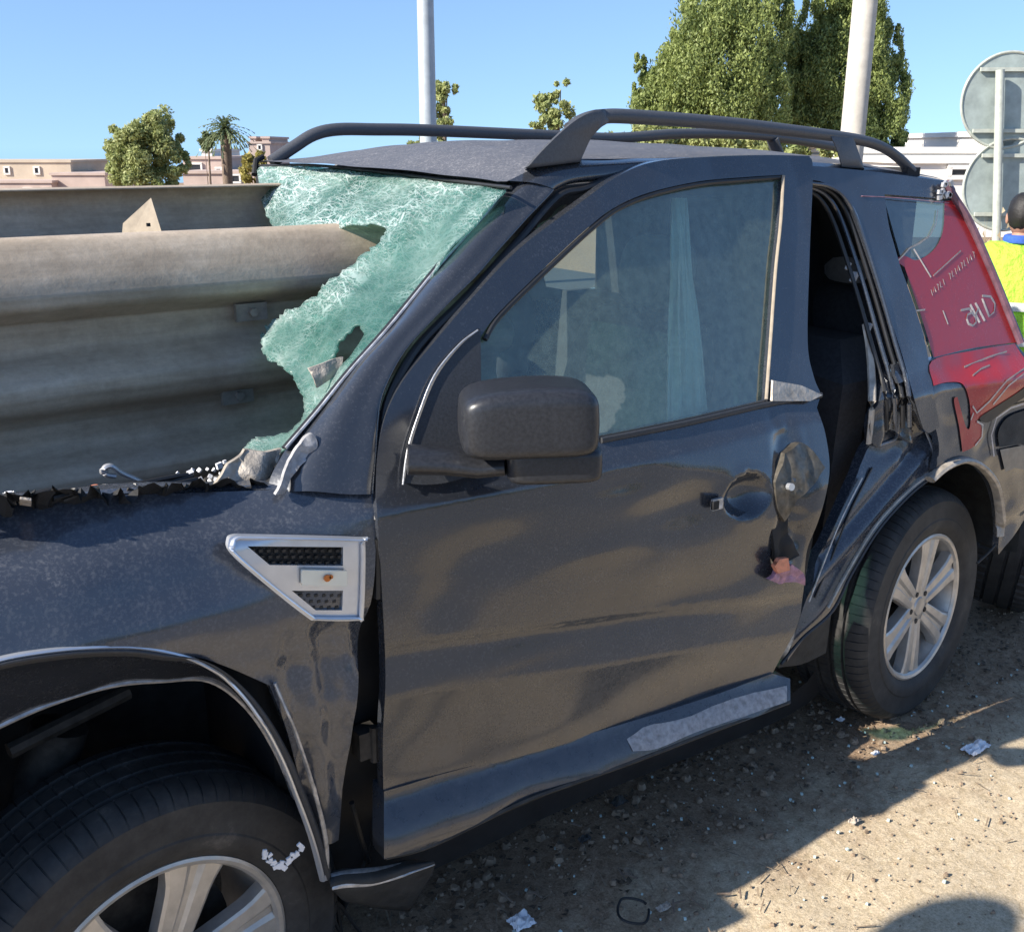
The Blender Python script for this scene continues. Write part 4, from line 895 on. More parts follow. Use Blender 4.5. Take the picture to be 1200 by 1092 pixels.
# --- wheels
def wheel(centre, yaw_deg, camber, rt, rr, wid, rot0, parent_car=True, name='wheel', lab=None):
    T = Matrix.Translation(Vector(centre)) @ Matrix.Rotation(R(yaw_deg), 4, 'Z') @ Matrix.Rotation(R(camber), 4, 'X')
    k = rt/.368
    def rev(prof, n, mod=None, ang=None):
        V = []; ang = ang or [2*math.pi*i/n for i in range(n)]; n = len(ang)
        for i, a in enumerate(ang):
            for j, (y, r) in enumerate(prof):
                rr_ = r-(mod(i, j) if mod else 0); V.append(T @ Vector((rr_*math.cos(a), y, rr_*math.sin(a))))
        m = len(prof)
        return V, [(i*m+j, i*m+j+1, ((i+1) % n)*m+j+1, ((i+1) % n)*m+j) for i in range(n) for j in range(m-1)]
    mb = MB(); mb.add(*rev([(.10, .03), (.10, rr*.72), (.13, rr*.72), (.13, .03)], 40)); hub = mb.build(name, M['alloydark'], car)
    if lab: hub['label'] = lab
    tp = [(.020, rr-.004), (.004, rr+.006), (-.004, rr+.02), (-.008, rr+.028), (-.010, rr+.045), (-.010, rr+.052), (-.008, rr+.056), (-.006, rt-.035), (.004, rt-.020), (.016, rt-.011), (.032, rt-.005)]
    g = [.056, .100, .145, .19]
    for gc in g: tp += [(gc-.007, rt-.001), (gc-.0065, rt-.001), (gc-.004, rt-.011), (gc+.004, rt-.011), (gc+.0065, rt-.001)]
    tp += [(wid-.02, rt-.005), (wid-.006, rt-.018), (wid, rt-.05), (wid, rr+.03), (wid-.02, rr-.01)]
    nb = 84; pt = 2*math.pi/nb; ang = [k_*pt+f*pt for k_ in range(nb) for f in (0, .07, .10, .4, .7, .97)]
    def mod(i, j):
        if i % 6 in (0, 1):
            if j in (8, 9, 10): return .0035
            if 11 <= j < len(tp)-5 and (j-11) % 5 in (0, 4) : return .0022
            if len(tp)-5 <= j <= len(tp)-4: return .0035
        return 0
    mb = MB(); mb.add(*rev(tp, 0, mod, ang)); mb.build('tyre', M['tyre'], hub, sharp=24)
    rp = [(.03, rr-.03), (.010, rr-.020), (.004, rr-.010), (.001, rr-.002), (.004, rr+.004), (.016, rr+.003), (.016, rr-.006), (.04, rr-.016), (.09, rr-.03), (.20, rr-.03)]
    mb = MB(); mb.add(*rev([(.012, rr-.016), (.004, rr-.010), (.001, rr-.002), (.004, rr+.004), (.016, rr+.004), (.016, rr-.008), (.05, rr-.018), (.10, rr-.028), (.21, rr-.03)], 96)); rim = mb.build('rim', M['alloy'], hub, sharp=30)
    for s in range(6):
        a0 = R(rot0+60*s); V = []; ns = 10
        for i in range(ns+1):
            t = i/ns; r = .045+(rr-.012-.045)*t; wv = (.030+.018*t+.012*max(0, t-.75)*4*t)*k; y0 = .020-.012*math.sin(t*math.pi*.5)+.004*t
            for (q, dy) in ((-1, .032), (-1, .002), (-.86, -.002), (-.30, -.002), (-.12, .004), (.12, .004), (.30, -.002), (.86, -.002), (1, .002), (1, .032)):
                x = q*wv; V.append(T @ Vector((r*math.cos(a0)-x*math.sin(a0), y0+dy, r*math.sin(a0)+x*math.cos(a0))))
        Fc = [(i*10+j, i*10+j+1, (i+1)*10+j+1, (i+1)*10+j) for i in range(ns) for j in range(9)]
        mb = MB(); mb.add(V, Fc); mb.build('spoke', M['alloy'], hub, sharp=25)
    mb = MB(); mb.add(*rev([(.016, .0005), (.014, .028), (.018, .031), (.020, .062), (.03, .066), (.05, .066)], 48)); mb.build('hub_centre', M['alloy'], hub, sharp=25)
    for s in range(5):
        a0 = R(rot0+72*s+20); c = Vector((.048*math.cos(a0), .019, .048*math.sin(a0)))
        mb = MB(); mb.tube([T @ c, T @ (c+Vector((0, -.003, 0)))], .0085, n=12, up=(0, 0, 1)); mb.build('lug_nut', M['alloydark'], hub)
    return hub
wheel(tuple(PY(194, 1160, .12)), 9, 0, .415, .262, .24, 8, lab='front wheel turned inwards, filling the torn arch')
wheel(tuple(PY(1083, 712, .11)), 7, -1.5, .376, .232, .25, 22, lab='rear wheel with dusty silver six-spoke rim')

# ------------------------------------------------------------------ loose tyre behind the rear corner
def loose_tyre():
    root = empty('tyre', (3.40, .26, 0), 'big black tyre on the dirt behind the rear wheel, at the right edge', 'tyre')
    T = Matrix.Translation((3.40, .26, .37)) @ Matrix.Rotation(R(24), 4, 'Z') @ Matrix.Rotation(R(6), 4, 'X')
    prof = [(.02, .22), (-.01, .26), (-.012, .31), (.01, .355), (.04, .37)]
    for gc in (.075, .125, .175): prof += [(gc-.006, .371), (gc-.004, .360), (gc+.004, .360), (gc+.006, .371)]
    prof += [(.22, .365), (.25, .33), (.255, .27), (.23, .22)]
    n = 240; V = []; m = len(prof)
    for i in range(n):
        a = 2*math.pi*i/n
        for j, (y, r) in enumerate(prof):
            if i % 4 == 0 and (3 <= j <= 5 or m-5 <= j <= m-3): r -= .006
            V.append(T @ Vector((r*math.cos(a), y, r*math.sin(a))))
    F_ = [(i*m+j, i*m+j+1, ((i+1) % n)*m+j+1, ((i+1) % n)*m+j) for i in range(n) for j in range(m-1)]
    mesh('tread_and_sidewall', V, F_, M['tyre'], root, sharp=30)
    mb = MB(); mb.tube([T @ Vector((0, .10, 0)), T @ Vector((0, .14, 0))], .22, n=32); mb.build('wheel_disc', M['liner'], root)
loose_tyre()

# ------------------------------------------------------------------ litter and scraps
def crumple(name, px, py, sx, sy, mat, label, cat, h=.03, seed=0, asp=1.):
    c = PZ(px, py, .0); V = []; n = 14
    for i in range(n+1):
        for j in range(n+1):
            u, v = i/n-.5, j/n-.5; rr_ = max(abs(u), abs(v))*2; f = 1-.25*abs(nz(u*3, v*3, seed, 1.5))
            x = c[0]+u*sx*f; y = c[1]+v*sy*f
            V.append((x, y, gh(x, y)+.004+h*(.5+nz(u*4, v*4, seed, 1.))*(1-rr_**2*.8)+.004*random.random()))
    o = mesh(name, V, [(i*(n+1)+j, (i+1)*(n+1)+j, (i+1)*(n+1)+j+1, i*(n+1)+j+1) for i in range(n) for j in range(n)], mat, None, smooth=False)
    return tagp(o, label, cat)
crumple('paper_scrap', 611, 1080, .062, .055, M['white'], 'crumpled white paper on dark dirt by the bottom edge', 'paper', .025, 1)
crumple('plastic_bag', 1143, 880, .10, .045, M['white'], 'white plastic scrap lying where shade meets sunlit sand', 'litter', .02, 2)
crumple('paper_scrap', 985, 845, .03, .02, M['white'], 'tiny white scrap beside the rear wheel', 'paper', .01, 3)
crumple('foil_scrap', 1025, 887, .03, .015, M['white'], 'thin white flake on the dirt left of the plastic scrap', 'litter', .008, 4)
crumple('foil_scrap', 778, 1062, .04, .02, M['foam'], 'brown paper scrap by the black cable loop', 'litter', .012, 5)
crumple('metal_fragment', 725, 945, .05, .03, M['liner'], 'bent dark metal fragment under the sill', 'car fragment', .03, 6)
crumple('metal_fragment', 685, 985, .035, .02, M['black'], 'small black fragment on the dirt beneath the door', 'car fragment', .02, 7)
crumple('clod', 1000, 966, .03, .022, M['foam'], 'brown dirt clod on the sunlit sand', 'clod', .018, 8)
mb = MB(); c = PZ(742, 1070, .004); pth = [(c[0]+.036*math.cos(a)+.004*math.cos(3*a), c[1]+.040*math.sin(a), .012+.006*math.sin(a)) for a in np.linspace(0, 5.9, 40)]
mb.tube(pth, .0032, n=8); tagp(mb.build('cable_loop', M['rubber']), 'black loop of cable on the ground near the bottom edge', 'cable')
mb = MB()
for k in range(14):
    p = PZ(random.uniform(560, 900), random.uniform(880, 1080), 0); a = random.random()*3; l = random.uniform(.02, .05)
    mb.tube([(p[0], p[1], .008), (p[0]+l*math.cos(a), p[1]+l*math.sin(a), .012)], .0025, n=5)
mb.build('twigs', M['bark'])['kind'] = 'stuff'
def small(name, px, py, y, s, mat, label, cat, rot=.4):
    mb = MB(); c = Vector(PY(px, py, y)); rbox(mb, c, s, 2.6, Matrix.Rotation(rot, 3, 'Y'), n=8)
    for i, v in enumerate(mb.v): mb.v[i] = tuple(Vector(v)+.006*Vector((nz(*[q*40 for q in v]), nz(*[q*41+3 for q in v]), nz(*[q*42+9 for q in v]))))
    tagp(mb.build(name, mat, None, False), label, cat)
small('orange_fragment', 111, 576, .34, (.018, .01, .012), M['orange'], 'small orange plastic fragment on the hood edge by the barrier', 'car fragment')
mb = MB(); a = [PY(p[0], p[1], .36) for p in curve([(135, 558), (124, 556), (122, 549), (130, 546), (142, 554), (160, 562), (185, 574), (205, 580)], 5, closed=False)]
mb.tube(a, .008, .005, n=8); tagp(mb.build('bent_bracket', M['baremetal']), 'bent grey metal clip with curled end on the hood edge', 'bracket')
mb = MB()
for k in range(34):
    px = random.uniform(200, 275); py = random.uniform(548, 582)-max(0, (px-240))*.3; p = Vector(PY(px, py, random.uniform(.28, .42))); s = random.uniform(.002, .006)
    mb.box(p, (s, s, s*.6), Matrix.Rotation(random.random()*3, 3, 'Y') @ Matrix.Rotation(random.random()*3, 3, 'X'))
for k in range(40):
    px = random.uniform(0, 120); p = Vector(PY(px, 583-.05*px+random.uniform(-4, 6), random.uniform(.28, .36))); s = random.uniform(.002, .005); mb.box(p, (s, s, s), Matrix.Rotation(random.random()*3, 3, 'Y'))
mb.build('glass_crumbs', M['white'])['kind'] = 'stuff'
mb = MB()
for k in range(26):
    t = k/25; px = 308+46*t; py = 998+16*math.sin(min(1, t*1.3)*math.pi*.8)-(16*(t-.7)/.3 if t > .7 else 0)
    q = Vector(PS(px+random.uniform(-3, 3), py+random.uniform(-3, 3), lambda x, z: S0(x, z)-.035)); mb.box(q, (random.uniform(.003, .007), .002, random.uniform(.002, .005)), Matrix.Rotation(random.random()*3, 3, 'Y'))
tagp(mb.build('torn_clip', M['white']), 'white torn plastic clip hanging on the front tyre from the arch trim', 'clip')

# ------------------------------------------------------------------ poles
M['pole'] = simple('pale_painted_pole', (.38, .42, .45), .55, .1, .12, 9, .1, .003)
M['concrete'] = simple('pale_concrete', (.50, .46, .40), .85, 0, .12, 14, .3, .004)
def pole(name, px, py, D, r0, r1, h, mat, label, arm):
    b = PD(px, py, D); root = empty(name, (b[0], b[1], 0), label, 'street lamp', 'street lamps beyond the barrier')
    mb = MB(); mb.tube([(b[0], b[1], z) for z in np.linspace(0, h, 14)], r0, n=24, taper=lambda t: 1+(r1/r0-1)*t); mb.build('post', mat, root)
    mb = MB(); mb.tube([(b[0], b[1], -.05), (b[0], b[1], .25)], r0*1.5, n=16); mb.build('base', M['concrete'], root)
    mb = MB(); mb.tube([(b[0], b[1], h-.05), (b[0]+arm*.6, b[1], h+.3), (b[0]+arm*1.5, b[1], h+.4)], .04, n=10); mb.build('arm', mat, root)
    mb = MB(); rbox(mb, (b[0]+arm*1.8, b[1], h+.38), (.35, .13, .07), 3, n=10); mb.build('lamp_head', M['trimdark'], root)
pole('street_lamp', 501.5, 140, 13, .108, .08, 9, M['pole'], 'pale grey lamp post rising behind the middle of the roof', -1)
pole('street_lamp', 1001, 140, 9, .105, .085, 8, M['concrete'], 'thick beige lamp post in front of the dark green trees', 1)
# ------------------------------------------------------------------ two round boards on a pole
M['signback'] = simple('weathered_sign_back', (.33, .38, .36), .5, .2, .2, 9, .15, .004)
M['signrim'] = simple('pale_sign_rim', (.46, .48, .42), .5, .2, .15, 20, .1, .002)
sb = PD(1170, 180, 8.2); sg = empty('road_sign', (sb[0], sb[1], 0), 'round double road sign seen from behind on a thin post at right', 'road sign')
def fr3(px, py, D): return PD(px, py, D)
mb = MB(); mb.tube([fr3(1166, 330, 8.2)*np.array([1, 1, 0])+np.array([0, 0, -.1]), fr3(1167, 300, 8.2), fr3(1172, 82, 8.2)], .032, n=14); mb.build('post', M['signrim'], sg)
dirc = Vector((FW[0], FW[1], 0)).normalized(); side = Vector((RT[0], RT[1], 0))
for (cx, cy) in ((1180, 118), (1181, 217)):
    c = Vector(fr3(cx, cy, 8.28)); V = []; n = 64; r = .345
    ringp = [c+side*(r*math.cos(2*math.pi*k/n))+Vector((0, 0, r*math.sin(2*math.pi*k/n))) for k in range(n)]
    mb = MB(); mb.prism([tuple(p) for p in ringp], tuple(dirc*.012)); d_ = mb.build('sign_disc', M['signback'], sg, False)
    mb = MB(); mb.tube(ringp+[ringp[0]], .011, .011, up=tuple(dirc), n=8, caps=False); mb.build('rim', M['signrim'], d_)
    for dy in (-.22, .22):
        mb = MB(); q = c+Vector((0, 0, dy))-dirc*.02; hw = math.sqrt(r*r-dy*dy)*.9; mb.box(q, (hw, .012, .014), Matrix(((side.x, dirc.x, 0), (side.y, dirc.y, 0), (0, 0, 1)))); mb.build('clamp_bar', M['signrim'], d_, False)

# ------------------------------------------------------------------ foliage
def leaf_cloud(name, blobs, nleaf, size, mat, parent, seed=1, clumps=40, droop=0., shell=.55):
    """blobs: (centre, (rx,ry,rz)); sub-clumps sit on each blob's shell and carry leaf quads"""
    g = np.random.default_rng(seed); C_ = []; Sz = []
    vol = np.array([b_[1][0]*b_[1][2] for b_ in blobs]); cl = np.maximum(3, (clumps*vol/vol.sum()).astype(int))
    for (c, r), k in zip(blobs, cl):
        d = g.normal(size=(k, 3)); d /= np.linalg.norm(d, axis=1)[:, None]; rad = g.uniform(shell, 1., (k, 1))
        C_.append(np.array(c)+d*rad*np.array(r)); Sz.append(np.full(k, min(r)*(.30 if clumps < 400 else .21))*g.uniform(.7, 1.4, k))
    C_ = np.concatenate(C_); Sz = np.concatenate(Sz); pk = g.integers(0, len(C_), nleaf)
    d = g.normal(size=(nleaf, 3)); d /= np.linalg.norm(d, axis=1)[:, None]
    p = C_[pk]+d*(Sz[pk]*g.uniform(.25, 1., nleaf)**.6)[:, None]*np.array([1, 1, .9 if clumps < 400 else 1.7])
    a = g.normal(size=(nleaf, 3)); a[:, 2] -= droop; a /= np.linalg.norm(a, axis=1)[:, None]; b_ = np.cross(a, d+g.normal(size=(nleaf, 3))*.5); b_ /= np.linalg.norm(b_, axis=1)[:, None]
    s = size*g.uniform(.6, 1.4, nleaf)[:, None]
    V = np.stack([p-a*s, p-b_*s*.45, p+a*s, p+b_*s*.45], 1).reshape(-1, 3)
    me = bpy.data.meshes.new(name); me.vertices.add(len(V)); me.vertices.foreach_set('co', V.ravel())
    me.loops.add(nleaf*4); me.loops.foreach_set('vertex_index', np.arange(nleaf*4)); me.polygons.add(nleaf)
    me.polygons.foreach_set('loop_start', np.arange(nleaf)*4); me.polygons.foreach_set('loop_total', np.full(nleaf, 4)); me.update(); me.validate()
    me.materials.append(mat); return link(bpy.data.objects.new(name, me), parent)
def tree(name, label, D, bl, nleaf, size, mat, seed, clumps=40, cat='tree', trunk=.12, group=None, shell=.55, droop=0.):
    """bl: blobs given by where they stand in the photo: px, py, half width px, half height px"""
    s = D*1.048/F; B_ = []
    for (px, py, a, b_) in bl:
        c = PD(px, py, D+random.uniform(-.3, .3)*a*s); B_.append((c, (a*s, a*s, b_*s)))
    base = PD(bl[0][0], 250, D); tz = terr(base[0], base[1]); root = empty(name, (base[0], base[1], tz), label, cat, group)
    leaf_cloud('crown', B_, nleaf, size, mat, root, seed, clumps, droop, shell)
    mb = MB(); topc = B_[0][0]; pts = [Vector((base[0], base[1], tz-.1)).lerp(Vector(topc), t)+Vector((.1*nz(t*3, seed), .1*nz(t*3, seed+9), 0)) for t in np.linspace(0, 1, 8)]
    mb.tube(pts, trunk, n=10, taper=lambda t: 1-.6*t)
    for (c, r) in B_[:7]:
        mb.tube([pts[3], (pts[3]+Vector(c))/2+Vector((0, 0, .1)), Vector(c)], trunk*.4, n=6, taper=lambda t: 1-.7*t)
    mb.build('trunk', M['bark'], root)
    return root
tree('cypress_tree', 'tall dense green conifer crown left of the beige lamp post', 38, [(845, 75, 58, 70), (800, 115, 44, 50), (832, 18, 30, 55), (862, -5, 26, 60), (893, 35, 30, 80), (778, 135, 36, 36), (830, 135, 60, 40), (890, 130, 34, 50), (752, 98, 11, 34), (768, 118, 22, 40), (800, 72, 20, 46), (912, -20, 16, 50)], 150000, .06, M['leaf'], 3, 1100, trunk=.3, group='tall conifers behind the car', shell=.7, droop=-1.5)
tree('cypress_tree', 'rounder green conifer crown behind the beige lamp post', 40, [(985, 90, 46, 70), (950, 105, 26, 60), (1030, 118, 30, 46), (1008, 28, 26, 60), (974, 36, 18, 60), (1036, 78, 20, 44), (1052, 122, 12, 40), (1040, 150, 22, 30), (980, 150, 55, 40), (950, 60, 22, 56), (925, 100, 22, 60)], 140000, .06, M['leaf'], 4, 1000, trunk=.3, group='tall conifers behind the car', shell=.7, droop=-1.5)
tree('broadleaf_tree', 'light green bushy tree above the back barrier beam at left', 55, [(168, 180, 34, 36), (190, 160, 24, 26), (150, 178, 22, 28), (180, 148, 12, 20), (205, 182, 16, 34), (138, 200, 16, 22), (168, 215, 40, 20)], 34000, .10, M['leafpale'], 5, 170, group='pale broadleaf trees in the distance')
tree('broadleaf_tree', 'thin pale tree just right of the grey lamp post', 30, [(520, 118, 15, 22), (524, 104, 10, 12), (515, 135, 14, 14)], 3000, .065, M['leafpale'], 6, 30, group='pale broadleaf trees in the distance')
tree('broadleaf_tree', 'sparse yellow-green treetop behind the near roof rail foot', 30, [(652, 128, 20, 24), (657, 105, 10, 16), (642, 142, 16, 14), (625, 150, 22, 8)], 4200, .065, M['leafpale'], 7, 40, group='pale broadleaf trees in the distance')
tree('shrub', 'yellow shrub beside the far rooftops', 60, [(300, 190, 17, 12), (292, 200, 12, 14), (308, 205, 16, 12)], 4000, .16, M['leafyel'], 8, 30, 'shrub', group='shrubs in the distance')
tree('shrub', 'low yellow-green hedge glimpsed between the roof rails', 26, [(760, 168, 44, 18), (830, 172, 40, 16), (900, 172, 50, 18), (960, 172, 40, 16), (715, 172, 20, 14)], 14000, .09, M['leafpale'], 9, 110, 'shrub', group='shrubs in the distance')
tree('shrub', 'small green shrub behind the far roof rail', 28, [(490, 165, 20, 8), (515, 166, 14, 8)], 1500, .08, M['leafpale'], 10, 12, 'shrub', group='shrubs in the distance')
for k in range(9):
    x = -9+2.6*k; root = empty('bush', (x, -12, 0), 'green bush beyond the side road behind the photographer', 'bush', 'bushes along the far edge of the side road')
    B_ = [((x+random.uniform(-.8, .8), -12+random.uniform(-.5, .5), random.uniform(.5, 1.6)), (1.1, .9, random.uniform(.7, 1.2))) for _ in range(4)]
    leaf_cloud('crown', B_, 3500, .09, M['leafpale' if k % 3 else 'leaf'], root, 40+k, 40)  # unseen foliage, added to give the car paint reflections
# palm
pb = PD(262, 160, 62); pr = empty('palm_tree', (pb[0], pb[1], -9), 'small palm with shaggy brown trunk behind the rooftops', 'palm')
s = 62*1.048/F
mb = MB(); tb = PD(264, 240, 62); tb[2] = -9.1; tt = PD(264, 156, 62); mb.tube([tb, tt], 5*s, n=12, taper=lambda t: .7+.5*t); mb.build('trunk', M['bark'], pr)
fr = MB()
for k in range(80):
    a = random.random()*6.28; e = random.uniform(-.5, 1.3); c = Vector(tt)+Vector((0, 0, .2)); L_p = random.uniform(26, 36)*s; pts = []
    for i in range(7):
        t = i/6; pts.append(c+Vector((math.cos(a)*math.cos(e)*L_p*t, math.sin(a)*math.cos(e)*L_p*t, math.sin(e)*L_p*t-.9*L_p*t*t*.6)))
    for i in range(6):
        d = (pts[i+1]-pts[i]); sd_ = d.cross(Vector((0, 0, 1))).normalized()*(2.6*s*(1-.5*i/6))
        for sg_ in (1, -1):
            fr.add([pts[i], pts[i+1], pts[i]+d*.9+sd_*sg_+Vector((0, 0, -1.2*s))], [(0, 1, 2)])
fr.build('fronds', M['palm'], pr, False)
tree('palm_clump', 'low palm clump left of the small palm', 64, [(244, 165, 9, 10), (240, 172, 8, 8)], 1200, .2, M['palm'], 12, 14, 'palm')
# dry weeds behind the car at right
mb = MB()
for k in range(900):
    px = random.uniform(1130, 1200); D = random.uniform(6.4, 8.0); b_ = PD(px, 250, D); h = random.uniform(.5, 1.35)*random.uniform(.7, 1); a = random.random()*6.28; le = random.uniform(0, .18)
    base = Vector((b_[0], b_[1], 0)); tip = base+Vector((le*math.cos(a), le*math.sin(a), h)); w_ = Vector((RT[0], RT[1], 0))*.004
    mid = (base+tip)/2+Vector((-le*.2, 0, 0)); mb.add([base-w_, base+w_, mid+w_, mid-w_, tip], [(0, 1, 2, 3), (3, 2, 4)])
    for _ in range(2):
        q = base.lerp(tip, random.uniform(.6, 1)); mb.add([q, q+Vector((random.uniform(-.03, .03), random.uniform(-.03, .03), .02)), q+Vector((random.uniform(-.03, .03), 0, .05))], [(0, 1, 2)])
o = mb.build('dry_weeds', M['straw'], None, False); o['kind'] = 'stuff'

# ------------------------------------------------------------------ far buildings
M['sandstone'] = simple('sandstone_wall', (.46, .38, .29), .9, 0, .12, .6, .2, .05)
M['pinkstone'] = simple('rosy_plaster', (.46, .36, .31), .9, 0, .12, .8, .2, .05)
M['whitewall'] = simple('white_rendered_wall', (.72, .69, .64), .85, 0, .06, .5, .1, .03)
M['darkpane'] = simple('dark_window_pane', (.03, .032, .035), .25, 0, .2, 3, 0)
def building(name, label, boxes, D, wins=(), mat='sandstone', depth=8, grp=None):
    b0 = PD((boxes[0][0]+boxes[0][2])/2, 200, D); root = empty(name, (b0[0], b0[1], -9), label, 'building', grp)
    for i, (x0, y0, x1, dz, mt) in enumerate(boxes):
        Dk = D+dz; a = Vector(PD(x0, y0, Dk)); b_ = Vector(PD(x1, y0, Dk)); zt = a.z
        d = Vector((dirc.x, dirc.y, 0))*depth; mb = MB()
        V = [(a.x, a.y, -9.2), (b_.x, b_.y, -9.2), (b_.x, b_.y, zt), (a.x, a.y, zt)]; V = [Vector(v) for v in V]; mb.add(V+[v+d for v in V], [(0, 1, 2, 3), (5, 4, 7, 6), (3, 2, 6, 7), (0, 3, 7, 4), (1, 5, 6, 2)])
        mb.build('wall', M[mt or mat], root, False)
        mb = MB(); c = (a+b_)/2+d/2; hw = (b_-a).length/2; rotb = Matrix(((side.x, dirc.x, 0), (side.y, dirc.y, 0), (0, 0, 1)))
        mb.box((c.x, c.y, zt+.05), (hw+.12, depth/2+.12, .09), rotb); mb.build('parapet', M[mt or mat], root, False)
    rotb = Matrix(((side.x, dirc.x, 0), (side.y, dirc.y, 0), (0, 0, 1)))
    for (x0, y0, x1, y1, dz) in wins:
        a = Vector(PD(x0, y0, D+dz)); b_ = Vector(PD(x1, y1, D+dz)); c = (a+b_)/2; hx = abs((b_-a).dot(side))/2; hz = abs(a.z-b_.z)/2
        mb = MB(); t_ = .06
        for (ox, oz, sx, sz) in ((0, hz, hx+t_, t_), (0, -hz, hx+t_, t_), (hx, 0, t_, hz), (-hx, 0, t_, hz)):
            q = c+side*ox+Vector((0, 0, oz))-dirc*.04; mb.box(q, (sx, .08, sz), rotb)
        wn = mb.build('window', M['whitewall'], root, False); mb = MB(); mb.box(c-dirc*.02, (hx, .015, hz), rotb); mb.build('pane', M['darkpane'], wn, False)
    return root
building('flat_roofed_building', 'sand-coloured flat-roofed building at the far left behind the barrier', [(-80, 190, 82, 0, 'sandstone'), (60, 205, 122, -3, 'pinkstone'), (-80, 214, 60, -4, 'pinkstone')], 85, [(28, 221, 38, 228, -4), (49, 221, 57, 228, -4), (5, 196, 12, 204, 0), (40, 196, 47, 204, 0)])
building('flat_roofed_building', 'rosy house with dark windows between bushy tree and windscreen', [(214, 186, 262, 0, 'pinkstone'), (214, 203, 330, -4, 'pinkstone'), (236, 177, 248, 3, 'whitewall')], 75, [(219, 192, 237, 203, 0), (253, 197, 260, 203, 0), (270, 205, 282, 214, -4)])
building('stone_tower', 'short brownish tower block beyond the yellow shrub', [(291, 168, 316, 0, 'pinkstone'), (293, 162, 299, .5, 'pinkstone'), (307, 162, 315, .5, 'pinkstone')], 95, [(302, 170, 307, 176, 0)])
building('white_building', 'long white flat-roofed building behind the rear of the roof', [(1010, 178, 1150, 0, 'whitewall'), (1060, 190, 1260, -4, 'whitewall'), (1190, 158, 1300, 2, 'whitewall')], 34, [(1112, 196, 1135, 208, -4)], depth=10)
building('white_building', 'low pale block seen right of the road sign', [(1150, 186, 1260, 0, 'whitewall')], 50, [(1215, 195, 1230, 205, 0)])

# ------------------------------------------------------------------ person in the hi-vis vest
M['skin'] = simple('skin', (.36, .19, .13), .6, 0, .12, 25, .1, .002)
M['hair'] = simple('black_hair', (.012, .010, .009), .55, 0, .4, 180, .6, .004)
M['vest'] = simple('fluorescent_yellow_vest', (.33, .64, .04), .75, 0, .05, 11, 1., .05)
M['tape'] = simple('silver_reflective_tape', (.6, .62, .6), .35, .2, .1, 60, .1, .001)
M['blue'] = simple('blue_cloth', (.03, .09, .36), .85, 0, .2, 50, .4, .004)
M['navy'] = simple('dark_trousers', (.02, .025, .05), .9, 0, .2, 50, .4, .004)
def skin_mesh(name, pts, edges, rad, mat, parent, root=0, sub=2):
    me = bpy.data.meshes.new(name); me.from_pydata([tuple(p) for p in pts], edges, []); o = bpy.data.objects.new(name, me); link(o, parent)
    m = o.modifiers.new('k', 'SKIN'); m.use_smooth_shade = True; sv = me.skin_vertices[0].data
    for i, r in enumerate(rad): sv[i].radius = r if isinstance(r, tuple) else (r, r); sv[i].use_root = (i == root)
    s_ = o.modifiers.new('s', 'SUBSURF'); s_.levels = sub; s_.render_levels = sub; me.materials.append(mat); return o
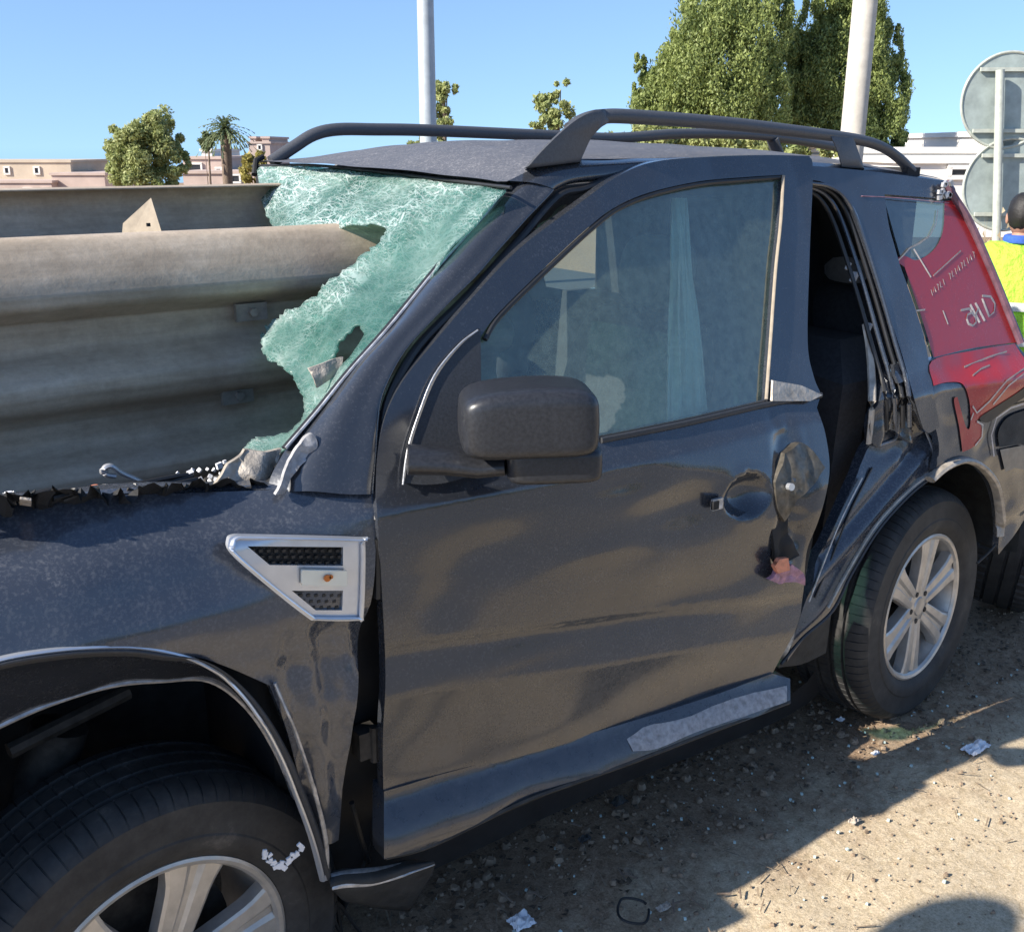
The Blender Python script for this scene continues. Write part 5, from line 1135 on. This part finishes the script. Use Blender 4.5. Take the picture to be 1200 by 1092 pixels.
def person():
    D = 5.6; hp = Vector(PD(1200, 253, D)); fwd = (dirc*.9+side*.3).normalized(); lf = Vector((-fwd.y, fwd.x, 0)); up = Vector((0, 0, 1)); X = Vector((hp.x, hp.y, 0))-fwd*.10
    root = empty('person', (X.x, X.y, 0), 'person in yellow hi-vis vest with short black hair, back to us, behind the car', 'person')
    zt = hp.z+.11
    def p(l, f, z): return X+lf*l+fwd*f+up*z
    hz_ = zt-.86
    pts = [p(0, -.05, hz_), p(0, -.02, hz_+.22), p(0, .04, hz_+.42), p(0, .07, hz_+.54), p(0, .09, hz_+.64),          # pelvis, belly, chest, shoulders, neck
           p(.10, -.05, hz_-.03), p(.13, .16, hz_-.33), p(.12, .02, .09), p(.12, .16, .05),
           p(-.10, -.05, hz_-.03), p(-.13, .14, hz_-.33), p(-.13, -.02, .09), p(-.13, .12, .05),
           p(.19, .06, hz_+.50), p(.26, .02, hz_+.24), p(.22, .22, hz_+.10), p(.20, .30, hz_+.10),
           p(-.19, .06, hz_+.50), p(-.26, .02, hz_+.24), p(-.22, .22, hz_+.10), p(-.20, .30, hz_+.10)]
    ed = [(0, 1), (1, 2), (2, 3), (3, 4), (0, 5), (5, 6), (6, 7), (7, 8), (0, 9), (9, 10), (10, 11), (11, 12), (3, 13), (13, 14), (14, 15), (15, 16), (3, 17), (17, 18), (18, 19), (19, 20)]
    ra = [(.15, .11), (.14, .10), (.16, .11), (.10, .08), .055, .09, .065, .045, .04, .09, .065, .045, .04, .06, .048, .034, .028, .06, .048, .034, .028]
    skin_mesh('body', pts, ed, ra, M['navy'], root)
    vp = [pts[0]-up*.06, pts[1], pts[2], pts[3], pts[3]+lf*.13, pts[13]+lf*.02, pts[3]-lf*.13, pts[17]-lf*.02]
    v = skin_mesh('vest', vp, [(0, 1), (1, 2), (2, 3), (3, 4), (4, 5), (3, 6), (6, 7)], [(.225, .18), (.20, .15), (.205, .145), (.12, .10), (.085, .09), .075, (.085, .09), .075], M['vest'], root)
    for hh in (.12, .30):
        mb = MB(); c = p(0, -.03+hh*.12, hz_+hh); ring = [c+lf*(.215*math.cos(a))+fwd*(.165*math.sin(a)) for a in np.linspace(0, 2*math.pi, 33)]; mb.tube(ring, .006, .026, n=6, caps=False); mb.build('reflective_band', M['tape'], v)
    mb = MB(); c = pts[4]; ring = [c-up*.01+lf*(.075*math.cos(a))+fwd*(.075*math.sin(a)-.01) for a in np.linspace(0, 2*math.pi, 25)]; mb.tube(ring, .016, .024, n=8, caps=False); mb.build('collar', M['blue'], root)
    for sgn in (1, -1):
        k = 13 if sgn > 0 else 17
        skin_mesh('sleeve', [pts[k], pts[k].lerp(pts[k+1], .5), pts[k+1], pts[k+1].lerp(pts[k+2], .7)], [(0, 1), (1, 2), (2, 3)], [.075, .066, .06, .045], M['blue'], root)
        hb = pts[k+3]; skin_mesh('hand', [hb-fwd*.03, hb, hb+fwd*.04, hb+fwd*.075+lf*.02-up*.02, hb+fwd*.08-up*.025, hb+fwd*.075-lf*.02-up*.02, hb+fwd*.07+lf*.035-up*.02, hb+fwd*.03-lf*.035*sgn],
            [(0, 1), (1, 2), (2, 3), (2, 4), (2, 5), (2, 6), (1, 7)], [.026, .03, .026, .009, .009, .009, .008, .010], M['skin'], root, sub=1)
    hc = Vector((hp.x, hp.y, zt-.115))
    mb = MB(); rh = Matrix(((lf.x, fwd.x, 0), (lf.y, fwd.y, 0), (0, 0, 1)))
    def hs(v):
        if v.z < 0: v = Vector((v.x*(1+.25*v.z/.12), v.y*(1+.1*v.z/.12)+.012*(-v.z/.12), v.z))
        return v
    rbox(mb, hc, (.076, .095, .115), 2.2, rh, n=18, taper=hs); hd_ = mb.build('head', M['skin'], root, sharp=60)
    mb = MB(); rbox(mb, hc-up*.13-fwd*.015, (.055, .058, .07), 2.3, rh, n=10); mb.build('neck', M['skin'], hd_, sharp=60)
    mb = MB(); rbox(mb, hc+up*.024-fwd*.014, (.083, .096, .103), 2.2, rh, n=18)
    for i, q in enumerate(mb.v):
        q = Vector(q); mb.v[i] = tuple(q+(q-hc).normalized()*.006*nz(q.x*60, q.y*60, q.z*60))
    mb.build('hair', M['hair'], hd_, sharp=60)
    for sgn in (1, -1):
        mb = MB(); rbox(mb, hc+lf*(.078*sgn)-up*.01, (.010, .018, .030), 2.2, rh, n=8); mb.build('ear', M['skin'], hd_, sharp=60)
        mb = MB(); rbox(mb, hc+lf*(.03*sgn)+fwd*.085+up*.0, (.013, .008, .008), 2.2, rh, n=8); mb.build('eye', M['hair'], hd_, sharp=60)
    mb = MB(); rbox(mb, hc+fwd*.098-up*.025, (.012, .018, .022), 2.2, rh, n=8); mb.build('nose', M['skin'], hd_, sharp=60)
    mb = MB(); rbox(mb, hc+fwd*.092-up*.062, (.024, .008, .006), 2.2, rh, n=8); mb.build('mouth', M['pink'], hd_, sharp=60)
person()
# ------------------------------------------------------------------ made-up sign outside the frame, added so its disc throws the round shade
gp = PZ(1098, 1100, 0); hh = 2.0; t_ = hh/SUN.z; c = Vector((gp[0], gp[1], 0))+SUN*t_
shade_disc = empty('road_sign', (c.x, c.y, 0), 'round road sign outside the frame at left, its shadow falls on the sand', 'road sign')
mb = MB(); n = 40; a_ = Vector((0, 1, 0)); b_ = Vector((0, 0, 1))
mb.prism([tuple(c+a_*(.10*math.cos(2*math.pi*k/n))+b_*(.16*math.sin(2*math.pi*k/n))) for k in range(n)], (.006, 0, 0)); mb.build('sign_disc', M['signback'], shade_disc, False)
mb = MB(); mb.tube([(c.x+.02, c.y, -.1), (c.x+.02, c.y, hh)], .02, n=12); mb.build('post', M['signrim'], shade_disc)
